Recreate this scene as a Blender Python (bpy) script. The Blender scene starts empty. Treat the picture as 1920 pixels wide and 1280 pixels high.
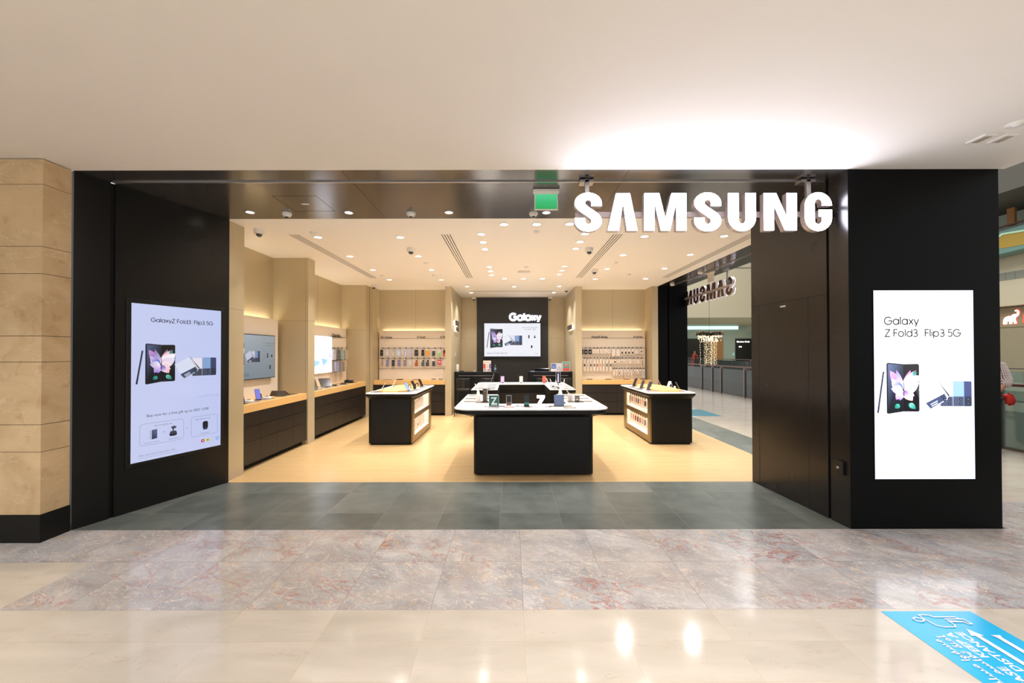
import bpy, math, random
from mathutils import Matrix, Vector
from math import pi, sin, cos, radians as rad
random.seed(7)
SC = bpy.context.scene
COL = SC.collection

# ------------------------------------------------------------------ camera
cam_d = bpy.data.cameras.new('camera'); cam = bpy.data.objects.new('camera', cam_d); COL.objects.link(cam)
cam_d.sensor_width = 36; cam_d.lens = 747/1920*36
cam.location = (0, 0, 1.66)
cam.rotation_mode = 'XYZ'
cam.rotation_euler = (rad(90.5), rad(0.1), 0)
cam_d.shift_x = 2/1920; cam_d.shift_y = 13.5/1920
cam_d.clip_start = .05; cam_d.clip_end = 300
SC.camera = cam

# ------------------------------------------------------------------ world, exposure
W = bpy.data.worlds.new('world'); SC.world = W; W.use_nodes = True
W.node_tree.nodes['Background'].inputs[0].default_value = (1, .98, .965, 1)
W.node_tree.nodes['Background'].inputs[1].default_value = 1.1
SC.view_settings.view_transform = 'Standard'; SC.view_settings.look = 'None'
SC.view_settings.exposure = 0; SC.view_settings.gamma = 1; SC.view_settings.use_curve_mapping = False

# ------------------------------------------------------------------ lights of the place
def area(name, loc, sx, sy, power, col=(1, 1, 1), rot=(0, 0, 0), spread=180, disk=False):
    l = bpy.data.lights.new(name, 'AREA'); l.energy = power; l.color = col
    l.shape = 'DISK' if disk else 'RECTANGLE'; l.size = sx
    if not disk: l.size_y = sy
    l.spread = rad(spread)
    o = bpy.data.objects.new(name, l); o.location = loc; o.rotation_euler = rot; COL.objects.link(o); return o
WARM = (1, .965, .93)
SHOP_DL = [(-2.87, y) for y in (5.92, 7.1, 8.28, 9.4)] + [(-1.65, y) for y in (5.93, 7.1, 8.28, 9.44)] + \
    [(1.99, y) for y in (5.91, 7.05, 8.21, 9.35)] + [(3.17, y) for y in (5.9, 7.02, 8.2, 9.34)] + \
    [(-.43, y) for y in (5.78, 6.21, 6.63, 8.01, 8.42, 8.86)] + [(1.08, y) for y in (5.77, 6.19, 6.6, 7.96, 8.37, 8.79)] + \
    [(-.09, 5.34), (.35, 5.34), (.79, 5.33), (-.14, 9.3), (.29, 9.3), (.74, 9.3), (-1.14, 10.4), (.09, 10.42), (1.27, 10.39), (-1.14, 11.49), (1.24, 11.47)]
SOFFIT_DL = [(-3.19, 4.86), (-1.99, 4.88), (-.76, 4.88), (.44, 4.89)]
MALL_FILL_DL = [(-3.6, 1.6), (.5, .75), (.98, .75), (-1.6, -.6), (3.2, .2), (-6.2, 1.4), (-3.6, -2), (.8, -2.4)]  # unseen lamps above and behind the camera, added to light the corridor
SHOP_W = 15.5
for i, (x, y) in enumerate(SHOP_DL):
    area('shop_downlight_lamp', (x, y, 3.366), .09, .09, SHOP_W*(.42 if i in range(16, 31) else 1), WARM, disk=True, spread=150 if i in (9, 13) else 105)
for x, y in SOFFIT_DL: area('soffit_downlight_lamp', (x, y, 3.366), .08, .08, 3, WARM, disk=True, spread=120)
for x, y in MALL_FILL_DL: area('mall_fill_lamp', (x, y, 3.366), .12, .12, 32, (1, .97, .94), disk=True, spread=110)
# LED coves behind the tops of the white display panels
COVE = (1, .89, .68)
area('cove_lamp', (-4.25, 6.3, 2.2), .06, 1.6, 5, COVE, (pi, 0, 0))
area('cove_lamp', (-4.25, 8.85, 2.2), .06, 2.4, 7.5, COVE, (pi, 0, 0))
area('cove_lamp', (-2.65, 10.93, 2.2), 1.7, .05, 5.5, COVE, (pi, 0, 0))
area('cove_lamp', (2.75, 10.93, 2.2), 1.7, .05, 5.5, COVE, (pi, 0, 0))
# far mall lamps and daylight in the atrium
area('mall_ceiling_lamp', (24, 41, 4.5), 14, 5, 500, (.9, 1, .96))
area('atrium_daylight_lamp', (14, 18, 15), 12, 30, 4300, (1, .97, .92))

# ------------------------------------------------------------------ colour and materials
def lin(c):
    c = c/255.0
    return c/12.92 if c <= .04045 else ((c+.055)/1.055)**2.4
def RGB(*a):
    if len(a) == 1: a = a[0]
    return (lin(a[0]), lin(a[1]), lin(a[2]), 1)
def new_mat(name):
    m = bpy.data.materials.new(name); m.use_nodes = True
    return m, m.node_tree, m.node_tree.nodes['Principled BSDF']
def mat(name, col, rough=.5, metal=0, ior=1.5, emit=0, ecol=None, noise=0, nscale=30, stretch=None, rvar=0, coat=0, spec=.5):
    m, nt, b = new_mat(name)
    c = RGB(col) if max(col) > 1.5 else (*col, 1)
    b.inputs['Base Color'].default_value = c
    b.inputs['Roughness'].default_value = rough; b.inputs['Metallic'].default_value = metal; b.inputs['IOR'].default_value = ior
    b.inputs['Coat Weight'].default_value = coat; b.inputs['Specular IOR Level'].default_value = spec
    if emit:
        b.inputs['Emission Color'].default_value = RGB(ecol) if ecol else c; b.inputs['Emission Strength'].default_value = emit
    if noise or rvar:
        N = nt.nodes; tc = N.new('ShaderNodeTexCoord'); mp = N.new('ShaderNodeMapping'); nz = N.new('ShaderNodeTexNoise')
        mp.inputs['Scale'].default_value = stretch or (1, 1, 1); nz.inputs['Scale'].default_value = nscale; nz.inputs['Detail'].default_value = 4
        nt.links.new(tc.outputs['Object'], mp.inputs[0]); nt.links.new(mp.outputs[0], nz.inputs[0])
        if noise:
            mx = N.new('ShaderNodeMix'); mx.data_type = 'RGBA'
            mx.inputs[6].default_value = tuple(v*(1-noise) for v in c[:3])+(1,); mx.inputs[7].default_value = tuple(min(1, v*(1+noise)) for v in c[:3])+(1,)
            nt.links.new(nz.outputs[0], mx.inputs[0]); nt.links.new(mx.outputs[2], b.inputs['Base Color'])
        if rvar:
            mr = N.new('ShaderNodeMapRange'); mr.inputs[3].default_value = rough-rvar; mr.inputs[4].default_value = rough+rvar
            nt.links.new(nz.outputs[0], mr.inputs[0]); nt.links.new(mr.outputs[0], b.inputs['Roughness'])
    return m
def attr_mat(name, strength=0, rough=.45):
    m, nt, b = new_mat(name); a = nt.nodes.new('ShaderNodeAttribute'); a.attribute_name = 'col'
    if strength:
        b.inputs['Base Color'].default_value = (.01, .01, .01, 1); b.inputs['Roughness'].default_value = .15
        nt.links.new(a.outputs[0], b.inputs['Emission Color']); b.inputs['Emission Strength'].default_value = strength
    else:
        nt.links.new(a.outputs[0], b.inputs['Base Color']); b.inputs['Roughness'].default_value = rough
    return m

class NT:
    """small helper to write node maths"""
    def __init__(s, nt): s.nt = nt
    def _in(s, sock, v):
        if isinstance(v, (int, float)): sock.default_value = v
        elif isinstance(v, tuple): sock.default_value = v
        else: s.nt.links.new(v, sock)
    def m(s, op, a, b=0, c=0):
        n = s.nt.nodes.new('ShaderNodeMath'); n.operation = op
        for i, v in enumerate((a, b, c)): s._in(n.inputs[i], v)
        return n.outputs[0]
    def xyz(s):
        tc = s.nt.nodes.new('ShaderNodeTexCoord'); sp = s.nt.nodes.new('ShaderNodeSeparateXYZ'); s.nt.links.new(tc.outputs['Object'], sp.inputs[0])
        return sp.outputs
    def comb(s, x, y, z=0):
        n = s.nt.nodes.new('ShaderNodeCombineXYZ')
        for i, v in enumerate((x, y, z)): s._in(n.inputs[i], v)
        return n.outputs[0]
    def mix(s, f, a, b):
        n = s.nt.nodes.new('ShaderNodeMix'); n.data_type = 'RGBA'; s._in(n.inputs[0], f); s._in(n.inputs[6], a); s._in(n.inputs[7], b); return n.outputs[2]
    def noise(s, v, scale, detail=5, dist=0, rough=.5):
        n = s.nt.nodes.new('ShaderNodeTexNoise'); s._in(n.inputs['Vector'], v); n.inputs['Scale'].default_value = scale
        n.inputs['Detail'].default_value = detail; n.inputs['Distortion'].default_value = dist; n.inputs['Roughness'].default_value = rough
        return n.outputs[0]
    def white(s, v):
        n = s.nt.nodes.new('ShaderNodeTexWhiteNoise'); s._in(n.inputs['Vector'], v); return n.outputs[0]
    def ramp(s, v, lo, hi):
        n = s.nt.nodes.new('ShaderNodeMapRange'); s._in(n.inputs[0], v); n.inputs[1].default_value = lo; n.inputs[2].default_value = hi; return n.outputs[0]
def grid(t, x, y, w, h, ox, oy, gap, stag=0):
    """returns (tile id vector, joint mask)"""
    v = t.m('DIVIDE', t.m('SUBTRACT', y, oy), h); row = t.m('FLOOR', v)
    u = t.m('DIVIDE', t.m('SUBTRACT', x, ox), w)
    if stag:
        u = t.m('ADD', u, t.m('MULTIPLY', t.white(t.comb(row, 3.3)), 1.0) if stag == 'rand' else t.m('MULTIPLY', t.m('MODULO', row, 2), stag))
    cl = t.m('FLOOR', u)
    fu = t.m('SUBTRACT', u, cl); fv = t.m('SUBTRACT', v, row)
    du = t.m('MULTIPLY', t.m('MINIMUM', fu, t.m('SUBTRACT', 1, fu)), w); dv = t.m('MULTIPLY', t.m('MINIMUM', fv, t.m('SUBTRACT', 1, fv)), h)
    j = t.m('LESS_THAN', t.m('MINIMUM', du, dv), gap)
    return t.comb(cl, row), j
def m_grey_tile():
    m, nt, b = new_mat('grey_stone_tile'); t = NT(nt); o = t.xyz()
    idv, j = grid(t, o[0], o[1], .6, .6, -.11, 4.135, .0022)
    r = t.white(idv); n = t.noise(t.comb(o[0], o[1], r), 2.2, 7, .6); n2 = t.noise(t.comb(o[0], o[1], .37), 6, 4)
    f = t.m('ADD', t.m('MULTIPLY', r, .2), t.m('ADD', t.m('MULTIPLY', n, .55), t.m('MULTIPLY', n2, .2)))
    c = t.mix(t.ramp(f, .12, .8), RGB(60, 67, 66), RGB(122, 127, 122)); c = t.mix(j, c, RGB(122, 120, 112))
    nt.links.new(c, b.inputs['Base Color']); b.inputs['Roughness'].default_value = .27
    return m
def m_marble():
    m, nt, b = new_mat('grey_veined_marble'); t = NT(nt); o = t.xyz()
    idv, j = grid(t, o[0], o[1], .6, .59, .077, 2.585, .0013); r = t.white(idv)
    p = t.comb(t.m('ADD', o[0], t.m('MULTIPLY', o[1], .55)), t.m('SUBTRACT', o[1], t.m('MULTIPLY', o[0], .15)), t.m('MULTIPLY', r, 9))
    base = t.mix(t.ramp(t.noise(p, 3, 6, .8), .3, .72), RGB(140, 142, 146), RGB(192, 190, 191))
    def vein(sc, di, wd, off):
        q = t.comb(t.m('ADD', t.m('MULTIPLY', o[0], .8), t.m('MULTIPLY', o[1], .5)), t.m('ADD', o[1], off), t.m('ADD', t.m('MULTIPLY', r, 9), off))
        n = t.noise(q, sc, 6, di, .62); a = t.m('ABSOLUTE', t.m('SUBTRACT', n, .5)); return t.m('SUBTRACT', 1, t.ramp(a, 0, wd))
    mk = t.ramp(t.noise(p, 2.1, 3), .35, .62)
    c = t.mix(t.m('MULTIPLY', vein(6, .7, .011, 0), t.m('ADD', .5, t.m('MULTIPLY', mk, .5))), base, RGB(232, 212, 196))
    c = t.mix(t.m('MULTIPLY', vein(4.2, .8, .016, 5), t.m('MULTIPLY', t.ramp(t.noise(p, 1.7, 3), .44, .6), .85)), c, RGB(196, 160, 116))
    c = t.mix(t.m('MULTIPLY', vein(3.1, 1.0, .022, 11), t.m('MULTIPLY', t.ramp(t.noise(t.comb(o[0], o[1], 7), 1.3, 3), .44, .6), .85)), c, RGB(158, 82, 70))
    c = t.mix(t.m('MULTIPLY', vein(13, 1.0, .016, 23), .5), c, RGB(222, 208, 198)); c = t.mix(t.m('MULTIPLY', vein(10, .8, .012, 17), .4), c, RGB(96, 90, 92))
    c = t.mix(t.m('MULTIPLY', t.ramp(t.noise(t.comb(o[0], o[1], 30), .8, 2), .42, .6), .35), c, RGB(180, 168, 158))
    c = t.mix(j, c, RGB(120, 112, 104))
    nt.links.new(c, b.inputs['Base Color']); b.inputs['Roughness'].default_value = .13
    return m
def m_cream(name='cream_marble_tile', oy=2.585, h=.283):
    m, nt, b = new_mat(name); t = NT(nt); o = t.xyz()
    idv, j = grid(t, o[0], o[1], .6, h, .077, oy, .0013); r = t.white(idv)
    p = t.comb(o[0], t.m('MULTIPLY', o[1], 3.2), t.m('MULTIPLY', r, 5))
    c = t.mix(t.ramp(t.noise(p, 1.6, 6, .5), .3, .7), RGB(180, 171, 158), RGB(196, 187, 175))
    a = t.m('ABSOLUTE', t.m('SUBTRACT', t.noise(p, 2.1, 7, .9, .65), .5))
    v = t.m('MULTIPLY', t.m('SUBTRACT', 1, t.ramp(a, 0, .008)), t.ramp(t.noise(p, 6, 3), .5, .64))
    c = t.mix(t.m('MULTIPLY', v, .45), c, RGB(150, 126, 104)); c = t.mix(j, c, RGB(184, 166, 146))
    nt.links.new(c, b.inputs['Base Color']); b.inputs['Roughness'].default_value = .1
    return m
def m_woodfloor():
    m, nt, b = new_mat('pale_oak_plank_floor'); t = NT(nt); o = t.xyz()
    idv, j = grid(t, o[0], o[1], 1.2, .2, 0, 5.11, .0016, 'rand'); r = t.white(idv)
    p = t.comb(t.m('MULTIPLY', o[0], .6), t.m('MULTIPLY', o[1], 9), t.m('MULTIPLY', r, 20))
    c = t.mix(t.ramp(t.noise(p, 3, 6, .4), .25, .75), RGB(186, 151, 102), RGB(206, 173, 122))
    c = t.mix(t.m('MULTIPLY', r, .3), c, RGB(200, 170, 126)); c = t.mix(j, c, RGB(224, 204, 168))
    nt.links.new(c, b.inputs['Base Color']); b.inputs['Roughness'].default_value = .3
    return m
def m_stone():
    m, nt, b = new_mat('beige_marble_cladding'); t = NT(nt); o = t.xyz()
    p = t.comb(o[0], o[1], o[2])
    c = t.mix(t.ramp(t.noise(p, 3, 7, .8), .3, .7), RGB(196, 168, 128), RGB(216, 190, 152))
    c = t.mix(t.m('MULTIPLY', t.ramp(t.noise(p, 9, 5, .5), .58, .72), .5), c, RGB(180, 142, 106))
    a = t.m('ABSOLUTE', t.m('SUBTRACT', t.noise(t.comb(o[0], o[1], t.m('MULTIPLY', o[2], 2.5)), 2.4, 6, .8), .5))
    c = t.mix(t.m('MULTIPLY', t.m('SUBTRACT', 1, t.ramp(a, 0, .008)), .45), c, RGB(232, 214, 186))
    nt.links.new(c, b.inputs['Base Color']); b.inputs['Roughness'].default_value = .16
    return m
def m_glass(name, tint, alpha=.16):
    m = bpy.data.materials.new(name); m.use_nodes = True; nt = m.node_tree; nt.nodes.clear()
    out = nt.nodes.new('ShaderNodeOutputMaterial'); a = nt.nodes.new('ShaderNodeBsdfTransparent'); g = nt.nodes.new('ShaderNodeBsdfGlossy'); d = nt.nodes.new('ShaderNodeBsdfDiffuse')
    a.inputs[0].default_value = (*tint, 1); g.inputs['Roughness'].default_value = .03; d.inputs[0].default_value = (*[v*.45 for v in tint], 1)
    fr = nt.nodes.new('ShaderNodeFresnel'); fr.inputs[0].default_value = 1.5
    m1 = nt.nodes.new('ShaderNodeMixShader'); m2 = nt.nodes.new('ShaderNodeMixShader'); m1.inputs[0].default_value = alpha
    nt.links.new(a.outputs[0], m1.inputs[1]); nt.links.new(d.outputs[0], m1.inputs[2])
    nt.links.new(fr.outputs[0], m2.inputs[0]); nt.links.new(m1.outputs[0], m2.inputs[1]); nt.links.new(g.outputs[0], m2.inputs[2]); nt.links.new(m2.outputs[0], out.inputs[0])
    return m
M = dict(
    ceil=mat('mall_ceiling_paint', (226, 219, 210), .75, noise=.015, nscale=2),
    shopceil=mat('shop_ceiling_paint', (244, 238, 230), .7, noise=.01, nscale=2),
    black=mat('satin_black_panel', (.0022, .0024, .0027), .4, spec=.08, rvar=.03, nscale=3, stretch=(1, 1, 12)),
    lacquer=mat('satin_black_lacquer', (.06, .055, .053), .27, .75, rvar=.02, nscale=1),
    lacquer_shaded=mat('satin_black_lacquer_shaded', (.03, .028, .027), .28, .7, rvar=.02, nscale=1),  # same lacquer, colour darkened for the left wall's dimmer reflections
    soffit=mat('brushed_black_metal', (.17, .158, .15), .2, .8, ior=1.6, rvar=.04, nscale=8, stretch=(12, 1, 1)),
    groove=mat('black_groove', (.003, .003, .003), .8, noise=.1),
    beige=mat('champagne_wall_panel', (197, 181, 148), .42, .2, noise=.02, nscale=1.5),
    beigebase=mat('pale_metal_skirting', (196, 184, 164), .35, .4, noise=.02),
    white=mat('white_display_panel', (240, 226, 208), .45, noise=.008, nscale=3),
    cabinet=mat('charcoal_drawer_front', (30, 25, 23), .42, noise=.12, nscale=4),
    oak=mat('pale_oak_counter', (226, 183, 118), .4, noise=.06, nscale=6, stretch=(1, 1, 8)),
    tblack=mat('matt_black_plinth', (.0028, .0029, .003), .45, spec=.3, noise=.1, nscale=6),
    top=mat('white_table_top', (246, 244, 240), .12, noise=.003),
    bronze=mat('brushed_bronze_frame', (146, 124, 84), .32, .75, rvar=.05, nscale=10, stretch=(1, 1, 14)),
    steel=mat('brushed_steel', (176, 172, 170), .3, .9, rvar=.05, nscale=20),
    dsteel=mat('post_steel', (120, 110, 104), .35, .8, rvar=.05, nscale=20),
    signret=mat('sign_return_metal', (190, 178, 178), .35, .5, noise=.03),
    signback=mat('sign_back_metal', (112, 92, 68), .3, .8, rvar=.05),
    lit=mat('white_sign_acrylic', (255, 255, 255), .3, emit=24, ecol=(230, 233, 255), noise=.001),
    litwarm=mat('downlight_diffuser', (255, 250, 240), .3, emit=9, ecol=(255, 246, 232), noise=.001),
    halo=mat('halo_led', (255, 250, 240), .3, emit=14, ecol=(255, 240, 214), noise=.001),
    cove=mat('cove_led', (200, 255, 255), .3, emit=1.1, ecol=(205, 245, 250), noise=.001),
    shelfwhite=mat('shelf_interior', (250, 244, 236), .4, noise=.005),
    plastic=mat('white_plastic', (228, 222, 214), .4, noise=.01),
    dome=mat('smoked_dome', (14, 14, 16), .08, noise=.05, coat=1),
    bplastic=mat('black_plastic', (14, 14, 15), .35, noise=.05),
    seat=mat('black_leather', (22, 21, 22), .42, noise=.15, nscale=60),
    rail_wood=mat('dark_red_handrail', (88, 44, 34), .35, noise=.15, nscale=10, stretch=(1, .1, 1)),
    glass=m_glass('railing_glass', (.76, .87, .85), .14),
    bottle=m_glass('bottle_plastic', (.86, .9, .94), .12),
    print=attr_mat('printed_colour'), printg=attr_mat('gloss_colour', rough=.2),
    screen=attr_mat('led_screen', .92), bright=attr_mat('backlit_poster', 2.2), dim=attr_mat('dim_screen', .65),
    greytile=m_grey_tile(), marble=m_marble(), cream=m_cream(), wood=m_woodfloor(), stone=m_stone(),
    skin=mat('skin', (150, 104, 80), .5, noise=.05),
    farwall=mat('atrium_beige_wall', (178, 170, 146), .6, noise=.02, nscale=.5),
    fargrey=mat('atrium_grey_soffit', (112, 112, 104), .7, noise=.02, nscale=.5),
    farpale=mat('pale_green_bulkhead', (150, 160, 146), .6, noise=.02, nscale=.5),
    lit2=mat('small_sign_acrylic', (255, 255, 255), .3, emit=2.6, ecol=(240, 242, 255), noise=.001),
    fardark=mat('dark_shopfront', (12, 11, 10), .3, noise=.2, nscale=1),
    farwood=mat('orange_wood_pilaster', (150, 104, 58), .5, noise=.1, nscale=1),
    slab=mat('slab_edge_grey', (120, 122, 112), .6, noise=.05, nscale=.5),
    shade=mat('dark_grey_ceiling', (70, 68, 62), .8, noise=.03, nscale=.5),
    teal=mat('teal_glazing', (140, 196, 184), .2, emit=.25, ecol=(150, 210, 200), noise=.05, nscale=1),
)

# ------------------------------------------------------------------ mesh builder
class MB:
    def __init__(s): s.v = []; s.f = []; s.mi = []; s.fc = []; s.M = Matrix(); s.sm = []
    def add(s, vs, fs, m=0, c=(1, 1, 1, 1), smooth=False):
        k = len(s.v); s.v += [tuple(s.M @ Vector(p)) for p in vs]
        for f in fs:
            s.f.append([k+i for i in f]); s.mi.append(m); s.sm.append(smooth)
            s.fc.append([c[i] for i in f] if isinstance(c, list) else [c]*len(f))
        return s
    def box(s, x0, y0, z0, x1, y1, z1, m=0, c=(1, 1, 1, 1)):
        x0, x1 = sorted((x0, x1)); y0, y1 = sorted((y0, y1)); z0, z1 = sorted((z0, z1))
        v = [(x, y, z) for z in (z0, z1) for x, y in ((x0, y0), (x1, y0), (x1, y1), (x0, y1))]
        return s.add(v, [(3, 2, 1, 0), (4, 5, 6, 7), (0, 1, 5, 4), (1, 2, 6, 5), (2, 3, 7, 6), (3, 0, 4, 7)], m, c)
    def loft(s, rings, m=0, c=(1, 1, 1, 1), cap=(True, True), smooth=False, caps_m=None):
        n = len(rings[0]); vs = [p for r in rings for p in r]; fs = []
        for k in range(len(rings)-1):
            for i in range(n): fs.append((k*n+i, k*n+(i+1) % n, (k+1)*n+(i+1) % n, (k+1)*n+i))
        s.add(vs, fs, m, c, smooth)
        if cap[0]: s.add(rings[0], [tuple(reversed(range(n)))], m, c)
        if cap[1]: s.add(rings[-1], [tuple(range(n))], m if caps_m is None else caps_m, c)
        return s
    def prism(s, pts, z0, z1, m=0, c=(1, 1, 1, 1), capm=None):
        return s.loft([[(x, y, z0) for x, y in pts], [(x, y, z1) for x, y in pts]], m, c, caps_m=capm)
    def tube(s, pts, r, n=8, m=0, c=(1, 1, 1, 1)):
        pts = [Vector(p) for p in pts]; rr = r if isinstance(r, (list, tuple)) else [r]*len(pts); rings = []
        for i, p in enumerate(pts):
            d = (pts[min(i+1, len(pts)-1)]-pts[max(i-1, 0)]).normalized()
            a = d.cross(Vector((0, 0, 1)) if abs(d.z) < .9 else Vector((1, 0, 0))).normalized(); b = d.cross(a)
            rings.append([tuple(p+rr[i]*(cos(2*pi*k/n)*a+sin(2*pi*k/n)*b)) for k in range(n)])
        return s.loft(rings, m, c, smooth=True)
    def lathe(s, prof, n=20, m=0, c=(1, 1, 1, 1), smooth=True, sy=1):
        return s.loft([[(r*cos(2*pi*k/n), sy*r*sin(2*pi*k/n), z) for k in range(n)] for r, z in prof], m, c, smooth=smooth)
    def build(s, name, mats, parent=None, bevel=0, seg=2):
        me = bpy.data.meshes.new(name); me.from_pydata(s.v, [], s.f)
        for mm in (mats if isinstance(mats, (list, tuple)) else [mats]): me.materials.append(mm)
        for p, mi, sm in zip(me.polygons, s.mi, s.sm): p.material_index = mi; p.use_smooth = sm
        a = me.color_attributes.new('col', 'FLOAT_COLOR', 'CORNER'); flat = []
        for p, fc in zip(me.polygons, s.fc):
            for q in fc: flat += [q[0], q[1], q[2], 1]
        a.data.foreach_set('color', flat)
        me.update()
        o = bpy.data.objects.new(name, me); COL.objects.link(o)
        if parent: o.parent = parent
        if bevel:
            b = o.modifiers.new('edge', 'BEVEL'); b.width = bevel; b.segments = seg; b.limit_method = 'ANGLE'; b.angle_limit = rad(40)
        return o
def tag(o, label=None, cat=None, group=None, kind=None):
    if label: o['label'] = label
    if cat: o['category'] = cat
    if group: o['group'] = group
    if kind: o['kind'] = kind
    return o
def thing(name, label, cat, loc=(0, 0, 0), rz=0, group=None, rx=0):
    o = bpy.data.objects.new(name, None); COL.objects.link(o); o.location = loc; o.rotation_euler = (rx, 0, rz); o.empty_display_size = .1
    return tag(o, label, cat, group)
def dup(root, loc, rz=None, label=None, group=None, rx=None):
    def cp(o, par):
        c = o.copy(); COL.objects.link(c)
        if par: c.parent = par
        for ch in list(o.children): cp(ch, c)
        return c
    r = cp(root, None); r.location = loc
    if rz is not None: r.rotation_euler.z = rz
    if rx is not None: r.rotation_euler.x = rx
    if label: r['label'] = label
    if group: r['group'] = group
    return r
def struct(name, mb, mats, parent=None, bevel=0):
    o = mb.build(name, mats, parent, bevel)
    if not parent: o['kind'] = 'structure'
    return o
def rrect(x0, y0, x1, y1, r, n=6, corners=(1, 1, 1, 1)):
    """counter-clockwise from lower left; corners: ll, lr, ur, ul"""
    out = []
    for (cx, cy, a0), on in zip(((x0, y0, pi), (x1, y0, 1.5*pi), (x1, y1, 0), (x0, y1, .5*pi)), corners):
        R = r if on else 1e-4; X = cx+R if cx == x0 else cx-R; Y = cy+R if cy == y0 else cy-R
        out += [(X+R*cos(a0+k/n*pi/2), Y+R*sin(a0+k/n*pi/2)) for k in range(n+1)]
    return out

# ------------------------------------------------------------------ flat graphics (prints, screens)
def text_geo(txt, size, align='LEFT', bold=0, arabic=False):
    cu = bpy.data.curves.new('t', 'FONT'); cu.body = txt; cu.size = size; cu.align_x = align; cu.fill_mode = 'FRONT'; cu.dimensions = '2D'; cu.offset = bold; cu.resolution_u = 3
    o = bpy.data.objects.new('t', cu); COL.objects.link(o); dg = bpy.context.evaluated_depsgraph_get()
    me = bpy.data.meshes.new_from_object(o.evaluated_get(dg))
    vs = [tuple(v.co) for v in me.vertices]; fs = [tuple(p.vertices) for p in me.polygons]
    bpy.data.objects.remove(o); bpy.data.curves.remove(cu); bpy.data.meshes.remove(me)
    return vs, fs
def arc(cx, cy, rx, ry, a0, a1, n=10):
    return [(cx+rx*cos(rad(a0+(a1-a0)*k/n)), cy+ry*sin(rad(a0+(a1-a0)*k/n))) for k in range(n+1)]
CIR = arc(.36, .36, .36, .36, 0, 360, 20)
GLYPH = {  # single-stroke geometric alphabet, cap height 1
    'G': (arc(.5, .5, .5, .5, 42, 360, 22)+[(.52, .5)], 1.18), 'a': ([CIR, [(.72, .74), (.72, 0)]], .92), 'l': ([[(.04, 0), (.04, 1.04)]], .26),
    'x': ([[(0, 0), (.56, .72)], [(0, .72), (.56, 0)]], .68), 'y': ([[(0, .72), (.31, .02)], [(.62, .72), (.2, -.3)]], .76),
    'Z': ([(0, 1), (.66, 1), (0, 0), (.7, 0)], .86), 'F': ([[(.03, 0), (.03, 1), (.56, 1)], [(.03, .52), (.5, .52)]], .68), 'o': ([CIR], .92),
    'd': ([CIR, [(.72, 1.04), (.72, 0)]], .92), 'i': ([[(.04, 0), (.04, .72)], [(.04, .92), (.04, 1.03)]], .26), 'p': ([CIR, [(0, .74), (0, -.3)]], .92),
    '3': (arc(.28, .74, .25, .26, 150, -90, 10)+arc(.28, .26, .3, .27, 90, -150, 12), .76), '5': ([(.54, 1), (.12, 1), (.06, .52)]+arc(.28, .32, .31, .32, 128, -145, 12), .78),
    ' ': ([], .36), '|': ([[(.1, -.05), (.1, 1.05)]], .3)}
def stroke_quads(pts, w):
    P = [Vector((p[0], p[1])) for p in pts]; n = len(P); closed = (P[0]-P[-1]).length < 1e-6; L = []; R = []
    for i in range(n):
        if closed: a = P[(i-1) % (n-1)] if i else P[n-2]; b = P[i+1] if i < n-1 else P[1]
        else: a = P[max(i-1, 0)]; b = P[min(i+1, n-1)]
        d1 = (P[i]-a); d2 = (b-P[i])
        d1 = d1.normalized() if d1.length > 1e-9 else d2.normalized(); d2 = d2.normalized() if d2.length > 1e-9 else d1
        t = (d1+d2).normalized() if (d1+d2).length > 1e-6 else d1; nn = Vector((-t.y, t.x)); k = 1/max(.45, abs(nn.dot(Vector((-d1.y, d1.x)))))
        L.append(P[i]+nn*w*k); R.append(P[i]-nn*w*k)
    return [(R[i], R[i+1], L[i+1], L[i]) for i in range(n-1)]
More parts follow.
